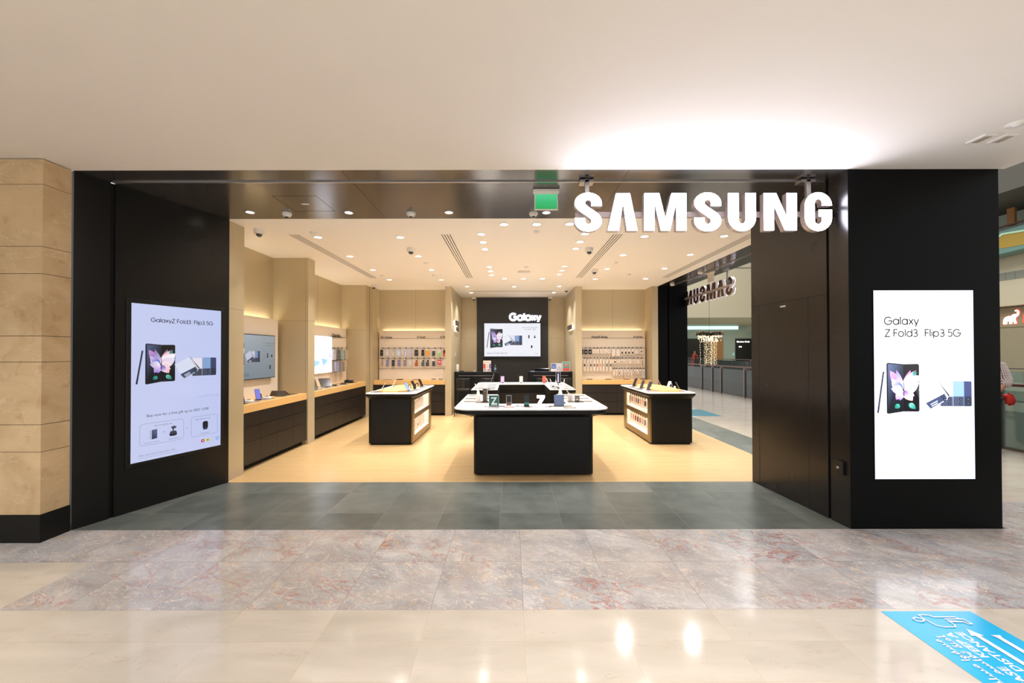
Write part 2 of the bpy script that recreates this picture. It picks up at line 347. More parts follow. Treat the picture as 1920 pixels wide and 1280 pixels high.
class Pic(MB):
    """flat picture: x right, y up (metres), layers step out along +z"""
    def __init__(s, layer=.0006): MB.__init__(s); s.l = 0; s.d = layer
    def up(s): s.l += s.d; return s.l
    def poly(s, pts, c, m=0):
        z = s.up(); cc = [RGB(q) for q in c] if isinstance(c, list) else RGB(c)
        return s.add([(x, y, z) for x, y in pts], [tuple(range(len(pts)))], m, cc)
    def rect(s, x0, y0, x1, y1, c): return s.poly([(x0, y0), (x1, y0), (x1, y1), (x0, y1)], c)
    def rr(s, x0, y0, x1, y1, r, c): return s.poly(rrect(x0, y0, x1, y1, r), c)
    def circ(s, x, y, r, c, n=16): return s.poly(arc(x, y, r, r, 0, 360*(n-1)/n, n-1), c)
    def line(s, pts, w, c):
        z = s.up()
        for q in stroke_quads(pts, w/2): s.add([(p.x, p.y, z) for p in q], [(0, 1, 2, 3)], 0, RGB(c))
        return s
    def outline(s, x0, y0, x1, y1, r, w, c): p = rrect(x0, y0, x1, y1, r); return s.line(p+[p[0]], w, c)
    def text(s, x, y, txt, size, c, align='LEFT', bold=0):
        z = s.up(); vs, fs = text_geo(txt, size, align, bold); return s.add([(x+a, y+b, z) for a, b, _ in vs], fs, 0, RGB(c))
    def geo(s, x, y, txt, h, c, w=.13):
        z = s.up(); cx = x
        for ch in txt:
            g, adv = GLYPH[ch]
            if g and isinstance(g[0], tuple): g = [g]
            for st in g:
                for q in stroke_quads([(cx+a*h, y+b*h) for a, b in st], w*h/2): s.add([(p.x, p.y, z) for p in q], [(0, 1, 2, 3)], 0, RGB(c))
            cx += adv*h
        return cx
    def grad_petal(s, base, ang, length, wid, c0, c1, bend=0):
        z = s.up(); n = 7; A = rad(ang); t = Vector((cos(A), sin(A))); nn = Vector((-t.y, t.x)); L = []; R = []
        for k in range(n+1):
            u = k/n; w = wid*(sin(pi*u**.75))**.8*.5 if 0 < u < 1 else 0; p = Vector(base)+t*length*u+nn*bend*length*u*u
            L.append(p+nn*w); R.append(p-nn*w)
        pts = L+R[::-1][1:-1]
        cc = [k/n for k in range(n+1)]+[(n-k)/n for k in range(1, n)]
        mixc = lambda u: tuple(c0[i]*(1-u)+c1[i]*u for i in range(3))
        return s.add([(p.x, p.y, z) for p in pts], [tuple(range(len(pts)))], 0, [RGB(mixc(u)) for u in cc])

def fold_picture(p, x, y, s, white=(214, 222, 250)):
    """opened folding phone with a petal butterfly, pen, and four small clamshell phones; s = scale (1 = fold 0.41 m tall)"""
    F = lambda a, b: (x+a*s, y+b*s)
    p.line([F(-.035, .345), F(-.085, .0)], .016*s, (44, 48, 66)); p.line([F(-.03, .34), F(-.07, .06)], .004*s, (120, 128, 150))
    p.poly([F(-.012, .0), F(.0, -.008), F(.13, .012), F(.25, .01), F(.262, .02), F(.262, .4), F(.25, .41), F(.13, .408), F(.0, .42), F(-.012, .41)], (28, 30, 40))
    p.poly([F(.0, .005), F(.13, .02), F(.13, .4), F(.0, .41)], [(20, 20, 26), (18, 18, 26), (38, 42, 60), (86, 100, 138)])
    p.poly([F(.131, .02), F(.255, .018), F(.255, .4), F(.131, .4)], (16, 15, 20))
    c = F(.125, .19)
    for a, l, w, c0, c1, bd in [(122, .26, .10, (60, 110, 220), (226, 150, 206), 0), (106, .24, .06, (226, 214, 250), (128, 118, 170), 0), (150, .15, .1, (250, 240, 255), (214, 190, 240), -.1),
                                (134, .18, .07, (20, 70, 210), (250, 210, 240), 0), (172, .13, .09, (255, 250, 255), (190, 170, 226), 0), (235, .13, .08, (250, 235, 255), (170, 130, 220), 0),
                                (255, .12, .06, (255, 240, 255), (150, 120, 226), 0), (72, .24, .07, (240, 200, 236), (160, 110, 160), 0), (56, .26, .11, (255, 250, 255), (250, 190, 200), .05),
                                (44, .24, .12, (250, 245, 255), (255, 250, 252), 0), (28, .19, .12, (244, 200, 240), (235, 236, 255), 0), (12, .12, .08, (255, 240, 220), (250, 230, 240), 0),
                                (-30, .13, .07, (230, 200, 240), (250, 210, 214), 0), (-52, .15, .09, (250, 240, 250), (255, 190, 200), 0), (-70, .11, .06, (120, 80, 190), (250, 230, 250), 0)]:
        p.grad_petal((c[0]+(.006*s if abs(a) < 90 else -.006*s), c[1]), a, l*s*.74, w*s*.86, c0, c1, bd)
    p.grad_petal(F(.09, .07), 215, .05*s, .04*s, (70, 180, 160), (30, 110, 100)); p.grad_petal(F(.17, .08), -40, .07*s, .045*s, (130, 210, 190), (20, 120, 110)); p.grad_petal(F(.205, .31), 60, .05*s, .035*s, (90, 170, 170), (40, 90, 100))
    p.line([F(.125, .14), F(.126, .26)], .006*s, (10, 8, 20))
    # row of clamshells
    for k, (cc, x0) in enumerate([((58, 66, 108), .585), ((134, 168, 214), .52), ((236, 230, 244), .42)]):
        x1 = x0+.105 if k < 2 else x0+.11
        p.rr(*F(x0, .055), *F(x1, .265), .012*s, tuple(int(v*.85) for v in cc)); p.rr(*F(x0+.003, .14), *F(x1-.004, .262), .01*s, cc)
        p.rr(*F(x0+.003, .058), *F(x1-.004, .137), .006*s, (70, 76, 100) if k else (44, 48, 68))
        for q in (.078, .115): p.circ(*F(x1-.032, q), .012*s, (26, 30, 46)); p.circ(*F(x1-.032, q), .005*s, (110, 120, 150))
    # front clamshell, tilted open
    p.poly([F(.395, .285), F(.40, .27), F(.5, .145), F(.488, .14)], (40, 38, 46))
    p.poly([F(.24, .195), F(.385, .28), F(.485, .135), F(.48, .115), F(.34, .03), F(.32, .035)], (200, 204, 222))
    p.poly([F(.245, .195), F(.385, .274), F(.452, .165), F(.296, .085)], (244, 246, 255) if white[0] > 230 else (222, 228, 248))
    p.poly([F(.298, .082), F(.453, .162), F(.476, .122), F(.338, .038)], (62, 72, 104))
    for q in ((.437, .137), (.452, .112)): p.circ(*F(*q), .013*s, (20, 24, 36)); p.circ(*F(*q), .005*s, (120, 130, 160))
    p.line([F(.336, .072), F(.394, .103)], .007*s, (235, 240, 255)); p.line([F(.344, .058), F(.396, .086)], .007*s, (235, 240, 255))

# ================================================================== THE SETTING
C = 3.38
def boxes(name, mats, *bs, parent=None, bevel=0):
    mb = MB()
    for b in bs: mb.box(*b)
    return struct(name, mb, mats, parent, bevel)
boxes('floor', M['marble'], (-3.32, 2.585, -.1, 4.62, 3.745, 0), (-9, 3.17, -.1, -3.32, 3.745, 0), (4.62, 2.585, -.1, 8.5, 4.4, 0))
boxes('floor', M['cream'], (-9, -2.6, -.1, 8.5, 2.585, 0), (-9, 2.585, -.1, -3.32, 3.17, 0), (4.64, 4.4, -.1, 8.5, 40, 0))
boxes('floor', M['greytile'], (-4.3, 3.745, -.1, 4.64, 5.115, 0), (3.9, 5.115, -.1, 4.64, 11.1, 0))
boxes('floor', M['wood'], (-4.5, 5.115, -.1, 3.9, 12.8, 0))
boxes('floor', M['cream'], (8.5, 36, -.3, 28, 46, 0), (16.4, -2, -.3, 28, 36, 0))
boxes('floor_lower_level', M['slab'], (8.3, -6, -5.2, 28, 46, -5.1))
boxes('wall_slab_edge', M['slab'], (8.5, -6, -5.1, 8.56, 36, -.001), (8.5, 36, -5.1, 16.4, 36.1, -.3), (16.4, -2, -5.1, 16.5, 36, -.3))
# mall corridor
boxes('ceiling', M['ceil'], (-9, -4, C, 4.66, 3.745, C+.5))
boxes('wall_corridor_end', M['farwall'], (-9.1, -2.6, -.1, -9, 3.5, C))
# marble clad pier at the left, joints cut into the courses
mb = MB(); zs = [.24, .79, 1.03, 1.58, 1.81, 2.36, 2.6, 3.15, 3.375]
mb.box(-8.99, 3.515, .24, -4.14, 3.735, C-.004, 1)
for a, b in zip(zs, zs[1:]): mb.box(-8.99, 3.505, a+.0022, -4.13, 3.737, b-.0022, 0)
o = struct('wall_marble_pier', mb, [M['stone'], M['groove']])
boxes('baseboard_marble_pier', M['tblack'], (-8.99, 3.495, 0, -4.12, 3.737, .24))
# black shopfront: splayed left wall with groove
A = Vector((-4.12, 3.745)); B = Vector((-3.62, 5.115)); T = (B-A).normalized(); LW = (B-A).length
WL = Matrix(((T.x, 0, T.y, A.x), (T.y, 0, -T.x, A.y), (0, 1, 0, 0), (0, 0, 0, 1)))   # u along wall, v up, w out of the wall
def wallL(): m = MB(); m.M = WL; return m
mb = wallL(); mb.box(0, 0, -.4, .27, C, 0); mb.box(.31, 0, -.4, LW, C, 0); mb.box(.2, 0, -.4, .35, C, -.03, 1)
struct('wall_left_shopfront', mb, [M['lacquer_shaded'], M['groove']])
# right column with flush door
mb = MB(); X = 3.18
mb.prism([(3.18, 3.7455), (4.6, 3.7455), (4.6, 3.955), (3.165, 3.955)], 0, C, 2); mb.box(3.1805, 3.745, 0, 4.6005, 3.7454, C, 0)
mb.prism([(3.163, 3.985), (4.6, 3.985), (4.6, 5.115), (3.09, 5.115)], 0, C, 2)
mb.box(3.19, 3.94, 0, 4.59, 4, C, 1)
def xr(y): return 3.163-(y-3.985)*.0646
for y0, y1, z0, z1 in [(3.985, 5.115, 2.232, 2.238), (4.215, 4.221, .0, 2.235), (4.975, 4.981, 0, 2.235), (4.98, 5.115, .62, .623), (4.0, 4.215, .62, .623)]:
    mb.prism([(xr(y0)-.0008, y0), (xr(y0)+.01, y0), (xr(y1)+.01, y1), (xr(y1)-.0008, y1)], z0, z1, 1)
struct('wall_right_shopfront', mb, [M['black'], M['groove'], M['lacquer']])
# soffit
mb = MB()
mb.prism([(-4.13, 3.745), (4.62, 3.745), (4.62, 11.15), (3.86, 11.15), (3.86, 5.115), (-3.62, 5.115)], C, C+.45, 0)
for (x, y0, y1) in ((-1.6, 3.76, 5.11), (1.12, 3.76, 5.11)): mb.box(x-.0015, y0, C-.0006, x+.0015, y1, C, 1)
mb.prism([(4.6, 3.76), (3.9, 5.11), (3.897, 5.108), (4.597, 3.758)], C-.0006, C, 1)
struct('ceiling_black_soffit', mb, [M['soffit'], M['groove']])
boxes('ceiling_shop', M['shopceil'], (-4.6, 5.115, C, 3.86, 12.8, C+.4))
# shutter track running round the soffit
boxes('trim_shutter_track', M['steel'], (-4.0, 3.985, C-.012, 3.16, 4.01, C), (4.2, 5.115, C-.012, 4.225, 10.6, C))
# shop walls
SEAM = 2.235
def panelwall(name, bs, seams=(), base=()):
    mb = MB()
    for b in bs: mb.box(*b)
    for b in seams: mb.box(*b, 1)
    for b in base: mb.box(*b, 2)
    return struct(name, mb, [M['beige'], M['groove'], M['beigebase']])
e = .0008; g = .0025
panelwall('wall_left', [(-4.5, 5.115, 0, -4.32, 11.2, C)], [(-4.32-e, 6.32, 2.2, -4.32+e, 6.323, C), (-4.32-e, 8.9, 2.2, -4.32+e, 8.903, C)])
panelwall('wall_left_pier', [(-4.32, 5.115, 0, -3.66, 5.46, C)], [(-4.3, 5.46, SEAM, -3.66+e, 5.46+e, SEAM+g), (-3.67, 5.115, SEAM, -3.66+e, 5.46, SEAM+g)], [(-3.67, 5.115, 0, -3.658, 5.462, .1)])
panelwall('wall_left_pier', [(-4.32, 7.23, 0, -3.68, 7.47, C)], [(-4.32, 7.23-e, SEAM, -3.68, 7.23, SEAM+g), (-3.69, 7.23, SEAM, -3.68+e, 7.47, SEAM+g), (-3.73, 7.23-e, 0, -3.728, 7.23, C)],
          [(-3.69, 7.228, 0, -3.678, 7.472, .1)])
panelwall('wall_left_pier', [(-4.32, 10.16, 0, -3.70, 10.42, C), (-4.32, 10.42, 0, -3.62, 10.97, C)], [(-4.32, 10.16-e, SEAM, -3.70, 10.16, SEAM+g), (-3.71, 10.16, SEAM, -3.7+e, 10.42, SEAM+g), (-3.702, 10.412, 0, -3.699, 10.42, C)],
          [(-3.71, 10.158, 0, -3.698, 10.42, .1)])
panelwall('wall_rear_shop', [(-3.63, 10.97, 0, -1.65, 11.1, C), (1.75, 10.97, 0, 3.84, 11.1, C)], [(-2.62, 10.97-e, 2.25, -2.617, 10.97, C), (2.8, 10.97-e, 2.25, 2.803, 10.97, C)])
panelwall('wall_rear_pier', [(-1.72, 10.42, 0, -1.56, 12.6, C)], [(-1.72, 10.42-e, SEAM, -1.56, 10.42, SEAM+g), (-1.57, 10.42, SEAM, -1.56+e, 12.55, SEAM+g), (-1.57, 11.5, SEAM, -1.56+e, 11.503, C)],
          [(-1.722, 10.418, 0, -1.558, 12.55, .1)])
panelwall('wall_rear_pier', [(1.69, 10.42, 0, 1.86, 12.6, C)], [(1.69, 10.42-e, SEAM, 1.86, 10.42, SEAM+g), (1.69-e, 10.42, SEAM, 1.7, 12.55, SEAM+g)], [(1.688, 10.418, 0, 1.862, 12.55, .1)])
panelwall('wall_rear_pier', [(3.7, 10.42, 0, 3.85, 11.1, C)], [(3.7, 10.42-e, SEAM, 3.85, 10.42, SEAM+g)], [(3.698, 10.418, 0, 3.852, 10.97, .1)])
panelwall('wall_alcove', [(-1.6, 12.6, 0, 1.75, 12.75, C)], [(-1.56, 12.6-e, SEAM-.15, -1.08, 12.6, SEAM-.147), (1.2, 12.6-e, SEAM-.15, 1.7, 12.6, SEAM-.147)])
boxes('wall_alcove_black_panel', mat('charcoal_wall_panel', (.022, .021, .021), .5, noise=.05), (-1.07, 12.5, 0, 1.17, 12.6, C))
mb = MB(); mb.box(3.85, 10.42, 0, 4.10, 11.1, C); mb.box(4.14, 10.42, 0, 4.62, 11.1, C); mb.box(4.08, 10.5, 0, 4.2, 11.05, C, 1)
struct('wall_end_column', mb, [M['black'], M['groove']])
# atrium beyond
boxes('wall_atrium_end', M['farpale'], (4, 46, 0, 28.3, 46.2, 4.8))
boxes('wall_atrium_bulkhead', M['farwall'], (4, 36, 4.7, 28.3, 46, 9.7))
boxes('wall_atrium_upper', M['farpale'], (4, 37, 9.7, 28.3, 37.3, 16))
boxes('wall_atrium_side', M['farwall'], (27.9, -6, 0, 28.2, 46, 4.2))
boxes('wall_atrium_side_upper', M['farwall'], (27.2, -6, 4.15, 28.2, 36, 7.9))
boxes('ceiling_atrium_side', M['shade'], (24, -6, 9.4, 28.3, 36, 14))
boxes('wall_atrium_side_top', M['farpale'], (28.0, -6, 7.9, 28.2, 36, 9.4))
mb = MB()
for k in range(12): mb.box(27.18, 18.5+k*.42, 5.56, 27.2, 18.9+k*.42, 5.98)
struct('trim_grille_band', mb, M['slab'])
boxes('trim_bulkhead_line', M['fargrey'], (4, 35.98, 4.7, 28, 36, 4.75), (4, 35.98, 9.2, 28, 36, 9.3))

tag(boxes('cove_light', M['cove'], (19.2, 45.88, 4.25, 26.2, 45.99, 4.62)), 'pale blue cove light strip above the far shopfronts', 'light'); bpy.data.objects['cove_light']['kind'] = 'thing'

def shopfront(x0, x1, wx0, wx1, label):
    r = thing('shopfront', label, 'shopfront', ((x0+x1)/2, 46, 0))
    mb = MB(); w = (x1-x0)/2; mb.box(-w, -.12, 0, w, -.001, 3.18); mb.build('dark_glazing', M['fardark'], r)
    for a, b in ((wx0, x0), (x1, wx1)):
        if b-a > .05: m2 = MB(); c = (x0+x1)/2; m2.box(a-c, -.2, 0, b-c, -.001, 3.2); m2.build('pilaster', M['farwood'], r)
    return r
shopfront(19.8, 23.1, 19.1, 24.4, 'dark unlit shopfront between orange wooden pilasters across the atrium')
r = shopfront(25.9, 27.85, 25.9, 27.85, 'black shopfront with small white lettering across the atrium')
def wall_text(parent, txt, size, loc, rot, m, ext=.01, bold=0, name='lettering', align='CENTER'):
    vs, fs = text_geo(txt, size, align, bold); mb = MB(); mb.M = Matrix.Translation(loc) @ rot
    mb.add([(x, y, ext) for x, y, _ in vs], fs); mb.build(name, m, parent)
RX = Matrix.Rotation(pi/2, 4, 'X')
wall_text(r, 'Massimo Dutti', .25, (-.14, -.13, 2.74), RX, M['lit2'], bold=.004)
mb = MB()
for k in range(3): mb.box(-.62+k*.12, -.13, 2.17, -.54+k*.12, -.122, 2.30)
mb.build('small_lettering', M['lit2'], r)
tag(boxes('wall_panel', M['teal'], (25.55, 45.93, 1.2, 25.75, 46, 1.55)), 'small teal notice on the wall left of the black shopfront', 'notice'); bpy.data.objects['wall_panel'].name = 'notice'; bpy.data.objects['notice']['kind'] = 'thing'
# elephant sign shop with shutter
r = thing('shopfront', 'shuttered shop with a glowing elephant sign, past the lit poster', 'shopfront', (27.9, 22.2, 0), -pi/2)
mb = MB(); mb.box(-4, -.15, 3.0, 4, -.001, 4.1); mb.build('fascia', mat('shop_fascia_tan', (136, 124, 96), .6, noise=.03), r); mb = MB(); mb.box(-4, -.17, 4.1, 4, -.0, 4.14); mb.build('red_top_line', M['rail_wood'], r)
mb = MB()
for k in range(33): mb.box(-4, -.10, .02+k*.09, 4, -.03, .1+k*.09); mb.box(-4, -.08, .1+k*.09, 4, -.03, .11+k*.09)
mb.build('roller_shutter', mat('shutter_slats', (150, 142, 118), .5, .2, noise=.05), r)
el = [(0, .1), (.02, .45), (.12, .62), (.35, .72), (.5, .7), (.62, .82), (.78, .84), (.86, .8), (.9, .98), (.84, 1.08), (.76, 1.05), (.74, 1.12), (.84, 1.17), (.96, 1.1), (1.02, .95), (.98, .75), (.88, .62), (.8, .58), (.78, .4), (.86, .1), (.7, .08), (.66, .3), (.58, .32), (.56, .08), (.4, .08), (.4, .3), (.24, .3), (.22, .08), (.1, .06)]
def xf(pts, k, ox, oz): return [(ox+x*k, oz+z*k) for x, z in pts]
mb = MB(); mb.M = RX
mb.prism([(x, y) for x, y in xf(el, .70, -.22, 3.12)][::-1], .15, .19)
mb.build('elephant_emblem', mat('elephant_glow', (255, 240, 235), .4, emit=1.6, ecol=(255, 232, 224), noise=.001), r)
mb = MB(); mb.M = RX; mb.prism([(x, y) for x, y in xf(el, .77, -.25, 3.09)][::-1], .14, .165)
mb.build('emblem_outline', mat('red_glow', (230, 80, 60), .4, emit=1.0, ecol=(230, 70, 60), noise=.001), r)
mb = MB(); mb.M = RX; mb.prism([(.62, 3.2), (.86, 3.2), (.8, 3.7), (.66, 3.7)], .14, .17); mb.build('sign_letter', bpy.data.materials['red_glow'], r)
# escalator across the atrium
r = thing('escalator', 'escalator with ochre and teal patterned side, high past the lit poster', 'escalator', (26.6, 20.6, 7.4))
def slant(y): return (y+0)*-.06
mb = MB(); P = Matrix(((0, 0, 1, 0), (1, 0, 0, 0), (0, 1, 0, 0), (0, 0, 0, 1))); mb.M = P
def band(mb, z0, z1, w0, w1, m=0, a=-3.5, b=3.5): mb.loft([[(a, z0-a*.05, w0), (b, z0-b*.05, w0), (b, z1-b*.05, w0), (a, z1-a*.05, w0)], [(a, z0-a*.05, w1), (b, z0-b*.05, w1), (b, z1-b*.05, w1), (a, z1-a*.05, w1)]], m)
band(mb, -.55, .65, -.6, .4); mb.build('side_panel', mat('escalator_teal', (88, 124, 118), .4, noise=.1), r)
mb = MB(); mb.M = P
mb.prism([(-.9, -.35), (.45, -.3), (1.0, .0), (1.5, .35), (1.2, .5), (.2, .38), (-.9, .3)], .38-1.0, .405-1.0+.0); mb.build('ochre_pattern', mat('escalator_ochre', (150, 124, 40), .5, noise=.1), r)
mb = MB(); mb.M = P
mb.prism([(-.9, .38), (.4, .5), (.8, .28), (1.5, .38), (1.5, .28), (.75, .18), (.35, .4), (-.9, .28)], -.66, -.61); mb.build('mint_stripe', mat('escalator_mint', (168, 206, 176), .5, noise=.05), r)
mb = MB(); mb.M = P; band(mb, .95, 1.03, -.2, -.1); mb.build('handrail', M['rail_wood'], r)
tag(boxes('wall_x', M['farwood'], (27.0, 21.3, 8.45, 27.15, 21.62, 9.6)), 'orange upright panel behind the escalator', 'panel'); o = bpy.data.objects['wall_x']; o.name = 'upright_panel'; o['kind'] = 'thing'

# railings
def railing(label, x0, y0, x1, y1, posts, wood=True):
    L = math.hypot(x1-x0, y1-y0); r = thing('railing', label, 'railing', (x0, y0, 0), math.atan2(y1-y0, x1-x0))
    mb = MB(); mb.box(0, -.03, 1.07, L, .03, 1.12); mb.build('handrail', M['rail_wood'] if wood else M['dsteel'], r, .01)
    mb = MB(); mb.box(0, -.006, .04, L, .006, 1.0); mb.build('glass_panel', M['glass'], r)
    mb = MB(); mb.box(0, -.02, 0, L, .02, .04); mb.build('base_channel', M['dsteel'], r)
    for p in posts:
        mb = MB(); mb.box(p-.03, -.045, 0, p+.03, .045, 1.07); mb.build('post', M['dsteel'], r)
railing('glass railing with dark red handrail and steel posts along the cream walkway', 8.4, -2, 8.4, 36, [1.9+k*1.6 for k in range(21)]+[8.85, 18.6, 22.3])
railing('distant glass railing with steel top rail across the atrium end', 8.5, 36.1, 16.4, 36.1, [1+k*1.6 for k in range(5)], False)
railing('distant glass railing along the opposite side of the atrium', 16.5, 0, 16.5, 36, [1+k*2.2 for k in range(16)], False)
r = thing('balustrade', 'upper floor teal glass balustrade seen above the distant bulkhead', 'balustrade', (16, 36.2, 9.7))
mb = MB(); mb.box(-8, 0, 0, 11, .05, 1.1); mb.build('glass_panel', M['glass'], r)
mb = MB(); mb.box(-8, -.02, 1.1, 11, .07, 1.18); mb.build('top_rail', M['dsteel'], r)
mb = MB(); mb.box(19.6, 36.9, 9.9, 22.2, 37, 13.5); o = struct('window_1', mb, M['teal'])
mb = MB()
for k in range(4): mb.tube([(19.6+k*.75, 36.6, 9.7), (19.9+k*.75, 36.6, 13.2)], .06)
mb.box(20.0, 36.2, 8.6, 21.4, 36.9, 9.7); struct('trim_struts', mb, M['dsteel'])

boxes('ceiling_atrium_beam', M['shade'], (8, 29.7, 14, 24, 30.3, 14.6))
# hanging wreath with strings of lights
r = thing('chandelier', 'hanging festive wreath with curtains of fairy lights in the atrium', 'chandelier', (14.95, 30, 2.9))
mb = MB()
for k in range(90):
    a = random.uniform(0, 2*pi); q = random.uniform(.6, .98); z = random.uniform(-.06, .2)
    c = random.choice([(30, 54, 32), (40, 66, 40), (24, 40, 26), (120, 34, 30), (160, 120, 70), (46, 60, 40)])
    mb.lathe([(.002, z-.09), (.1, z-.03), (.11, z+.05), (.02, z+.12)], 6, 0, RGB(c)); n = 24
    for i in range(len(mb.v)-n, len(mb.v)): v = mb.v[i]; mb.v[i] = (v[0]+q*cos(a), v[1]+q*sin(a), v[2])
mb.build('wreath', M['print'], r)
bulb = mat('fairy_light', (255, 230, 190), .4, emit=2.2, ecol=(255, 226, 180), noise=.001)
mb = MB()
for k in range(170):
    a = random.uniform(0, 2*pi); q = random.uniform(.2, .85); z = -random.random()**1.6*.45; x, y = q*cos(a), q*sin(a)
    mb.box(x-.015, y-.015, z-.06, x+.015, y+.015, z)
for k in range(15):
    x = -.56+k*.08+random.uniform(-.02, .02); y = random.uniform(-.3, .3)
    for i in range(24): z = -.4-i*.082+random.uniform(-.03, .03); w_ = random.uniform(-.035, .035); mb.box(x-.011+w_, y, z, x+.011+w_, y+.02, z+.024)
o = mb.build('light_curtain', bulb, r); o['kind'] = 'stuff'
mb = MB(); mb.tube([(0, 0, .1), (0, 0, 11.08)], .01, 6)
for k in range(9): mb.tube([(-.52+k*.11, 0, 0), (-.52+k*.11, 0, -2.3)], .004, 4)
mb.build('hanging_wire', M['bplastic'], r)

# people
def limb_mesh(name, joints, edges, radii, mat_, parent, sub=2):
    me = bpy.data.meshes.new(name); me.from_pydata(joints, edges, []); o = bpy.data.objects.new(name, me); COL.objects.link(o); o.parent = parent
    sk = o.modifiers.new('s', 'SKIN'); sk.use_smooth_shade = True
    for v, rr in zip(me.skin_vertices[0].data, radii): v.radius = rr if isinstance(rr, tuple) else (rr, rr)
    me.skin_vertices[0].data[0].use_root = True
    su = o.modifiers.new('u', 'SUBSURF'); su.levels = sub; su.render_levels = sub
    me.materials.append(mat_); return o
def m_check():
    m, nt, b = new_mat('checked_shirt'); t = NT(nt); o = t.xyz()
    f = lambda a: t.m('LESS_THAN', t.m('FRACT', t.m('MULTIPLY', a, 38)), .28)
    k = t.m('MAXIMUM', f(t.m('ADD', o[0], o[1])), f(o[2]))
    nt.links.new(t.mix(k, RGB(206, 196, 190), RGB(88, 52, 60)), b.inputs['Base Color']); b.inputs['Roughness'].default_value = .8; return m
CHECK = m_check(); TROUS = mat('dark_trousers', (30, 30, 36), .8, noise=.1); HAIR = mat('black_hair', (16, 13, 12), .6, noise=.2)
r = thing('person', 'person in a checked shirt leaning by the railing, partly hidden by the black column', 'person', (8.02, 6.78, 0), rad(-60))
limb_mesh('body', [(0, 0, .92), (0, 0, 1.1), (0, .03, 1.32), (0, .02, 1.45), (0, -.03, 1.54), (0, -.06, 1.65), (0, -.05, 1.74),
                   (.18, .02, 1.41), (.27, -.06, 1.16), (.2, -.26, 1.0), (.16, -.35, .98), (-.18, .02, 1.41), (-.27, -.06, 1.16), (-.2, -.28, 1.04), (-.16, -.37, 1.05),
                   (.1, 0, .86), (.11, -.02, .48), (.12, .02, .08), (.13, -.13, .04), (-.1, 0, .86), (-.11, .02, .48), (-.12, .03, .08), (-.13, -.12, .04)],
          [(0, 1), (1, 2), (2, 3), (3, 4), (4, 5), (5, 6), (3, 7), (7, 8), (8, 9), (9, 10), (3, 11), (11, 12), (12, 13), (13, 14), (0, 15), (15, 16), (16, 17), (17, 18), (0, 19), (19, 20), (20, 21), (21, 22)],
          [.14, .13, (.15, .11), .11, .055, .09, .06, .065, .045, .035, .03, .065, .045, .035, .03, .09, .06, .04, .04, .09, .06, .04, .04], M['skin'], r)
limb_mesh('shirt', [(0, 0, .9), (0, 0, 1.1), (0, .03, 1.32), (0, .02, 1.44), (.19, .02, 1.42), (.285, -.06, 1.15), (.25, -.16, 1.08), (-.19, .02, 1.42), (-.285, -.06, 1.15), (-.25, -.16, 1.08)],
          [(0, 1), (1, 2), (2, 3), (3, 4), (4, 5), (5, 6), (3, 7), (7, 8), (8, 9)], [.185, .17, (.19, .15), .14, .09, .072, .065, .09, .072, .065], CHECK, r)
limb_mesh('trousers', [(0, 0, .95), (.1, 0, .84), (.11, -.02, .48), (.12, .02, .08), (-.1, 0, .84), (-.11, .02, .48), (-.12, .03, .08)], [(0, 1), (1, 2), (2, 3), (0, 4), (4, 5), (5, 6)],
          [.15, .12, .08, .065, .12, .08, .065], TROUS, r)
limb_mesh('hair', [(0, -.02, 1.66), (0, -.02, 1.77)], [(0, 1)], [.1, .085], HAIR, r)
for s in (1, -1):
    for q in range(4): limb_mesh('finger', [(s*(.16-.012*q), -.35-.01*q, .985), (s*(.15-.014*q), -.41-.012*q, .965), (s*(.14-.014*q), -.43-.01*q, .935)], [(0, 1), (1, 2)], [.011, .0095, .008], M['skin'], r, 1)
r = thing('cloth', 'crumpled red cloth hanging on the railing beside the checked shirt', 'cloth', (8.30, 6.60, .86))
mb = MB(); mb.lathe([(.01, -.11), (.07, -.08), (.1, .0), (.12, .08), (.09, .11), (.01, .12)], 9, sy=.5)
for i, v in enumerate(mb.v): mb.v[i] = (v[0]*.62-.06+random.uniform(-.02, .02), v[1]*.7+.02*sin(i*2.1), v[2]*.75+random.uniform(-.02, .02))
mb.build('fabric', mat('red_fabric', (196, 44, 34), .8, noise=.2), r)
r = thing('person', 'distant person in a long red open coat behind the railing', 'person', (15.9, 34.6, 0)); r.location = (17.6, 38.2, 0); r.rotation_euler.z = rad(20)
limb_mesh('body', [(0, 0, .95), (0, 0, 1.2), (0, 0, 1.42), (0, -.01, 1.53), (0, -.02, 1.65), (0, -.01, 1.74), (.17, 0, 1.4), (.28, -.02, 1.14), (.3, -.05, .88), (-.17, 0, 1.4), (-.28, -.02, 1.14), (-.3, -.05, .88),
                   (.09, 0, .85), (.1, 0, .46), (.1, 0, .08), (.1, -.13, .04), (-.09, 0, .85), (-.1, 0, .46), (-.1, 0, .08), (-.1, -.13, .04)],
          [(0, 1), (1, 2), (2, 3), (3, 4), (4, 5), (2, 6), (6, 7), (7, 8), (2, 9), (9, 10), (10, 11), (0, 12), (12, 13), (13, 14), (14, 15), (0, 16), (16, 17), (17, 18), (18, 19)],
          [.12, .12, .12, .05, .09, .06, .06, .04, .03, .06, .04, .03, .08, .055, .04, .04, .08, .055, .04, .04], M['skin'], r, 1)
limb_mesh('dark_clothes', [(0, 0, .2), (0, 0, .9), (0, 0, 1.4)], [(0, 1), (1, 2)], [.17, .15, .14], TROUS, r, 1)
mb = MB(); N = 14
def coat(z, rx, ry, gap): return [(rx*sin(gap+(2*pi-2*gap)*k/N), -ry*cos(gap+(2*pi-2*gap)*k/N), z) for k in range(N+1)]
rings = [coat(.08, .42, .3, .62), coat(.7, .34, .26, .6), coat(1.1, .27, .21, .6), coat(1.38, .24, .17, .4), coat(1.5, .1, .09, .3)]
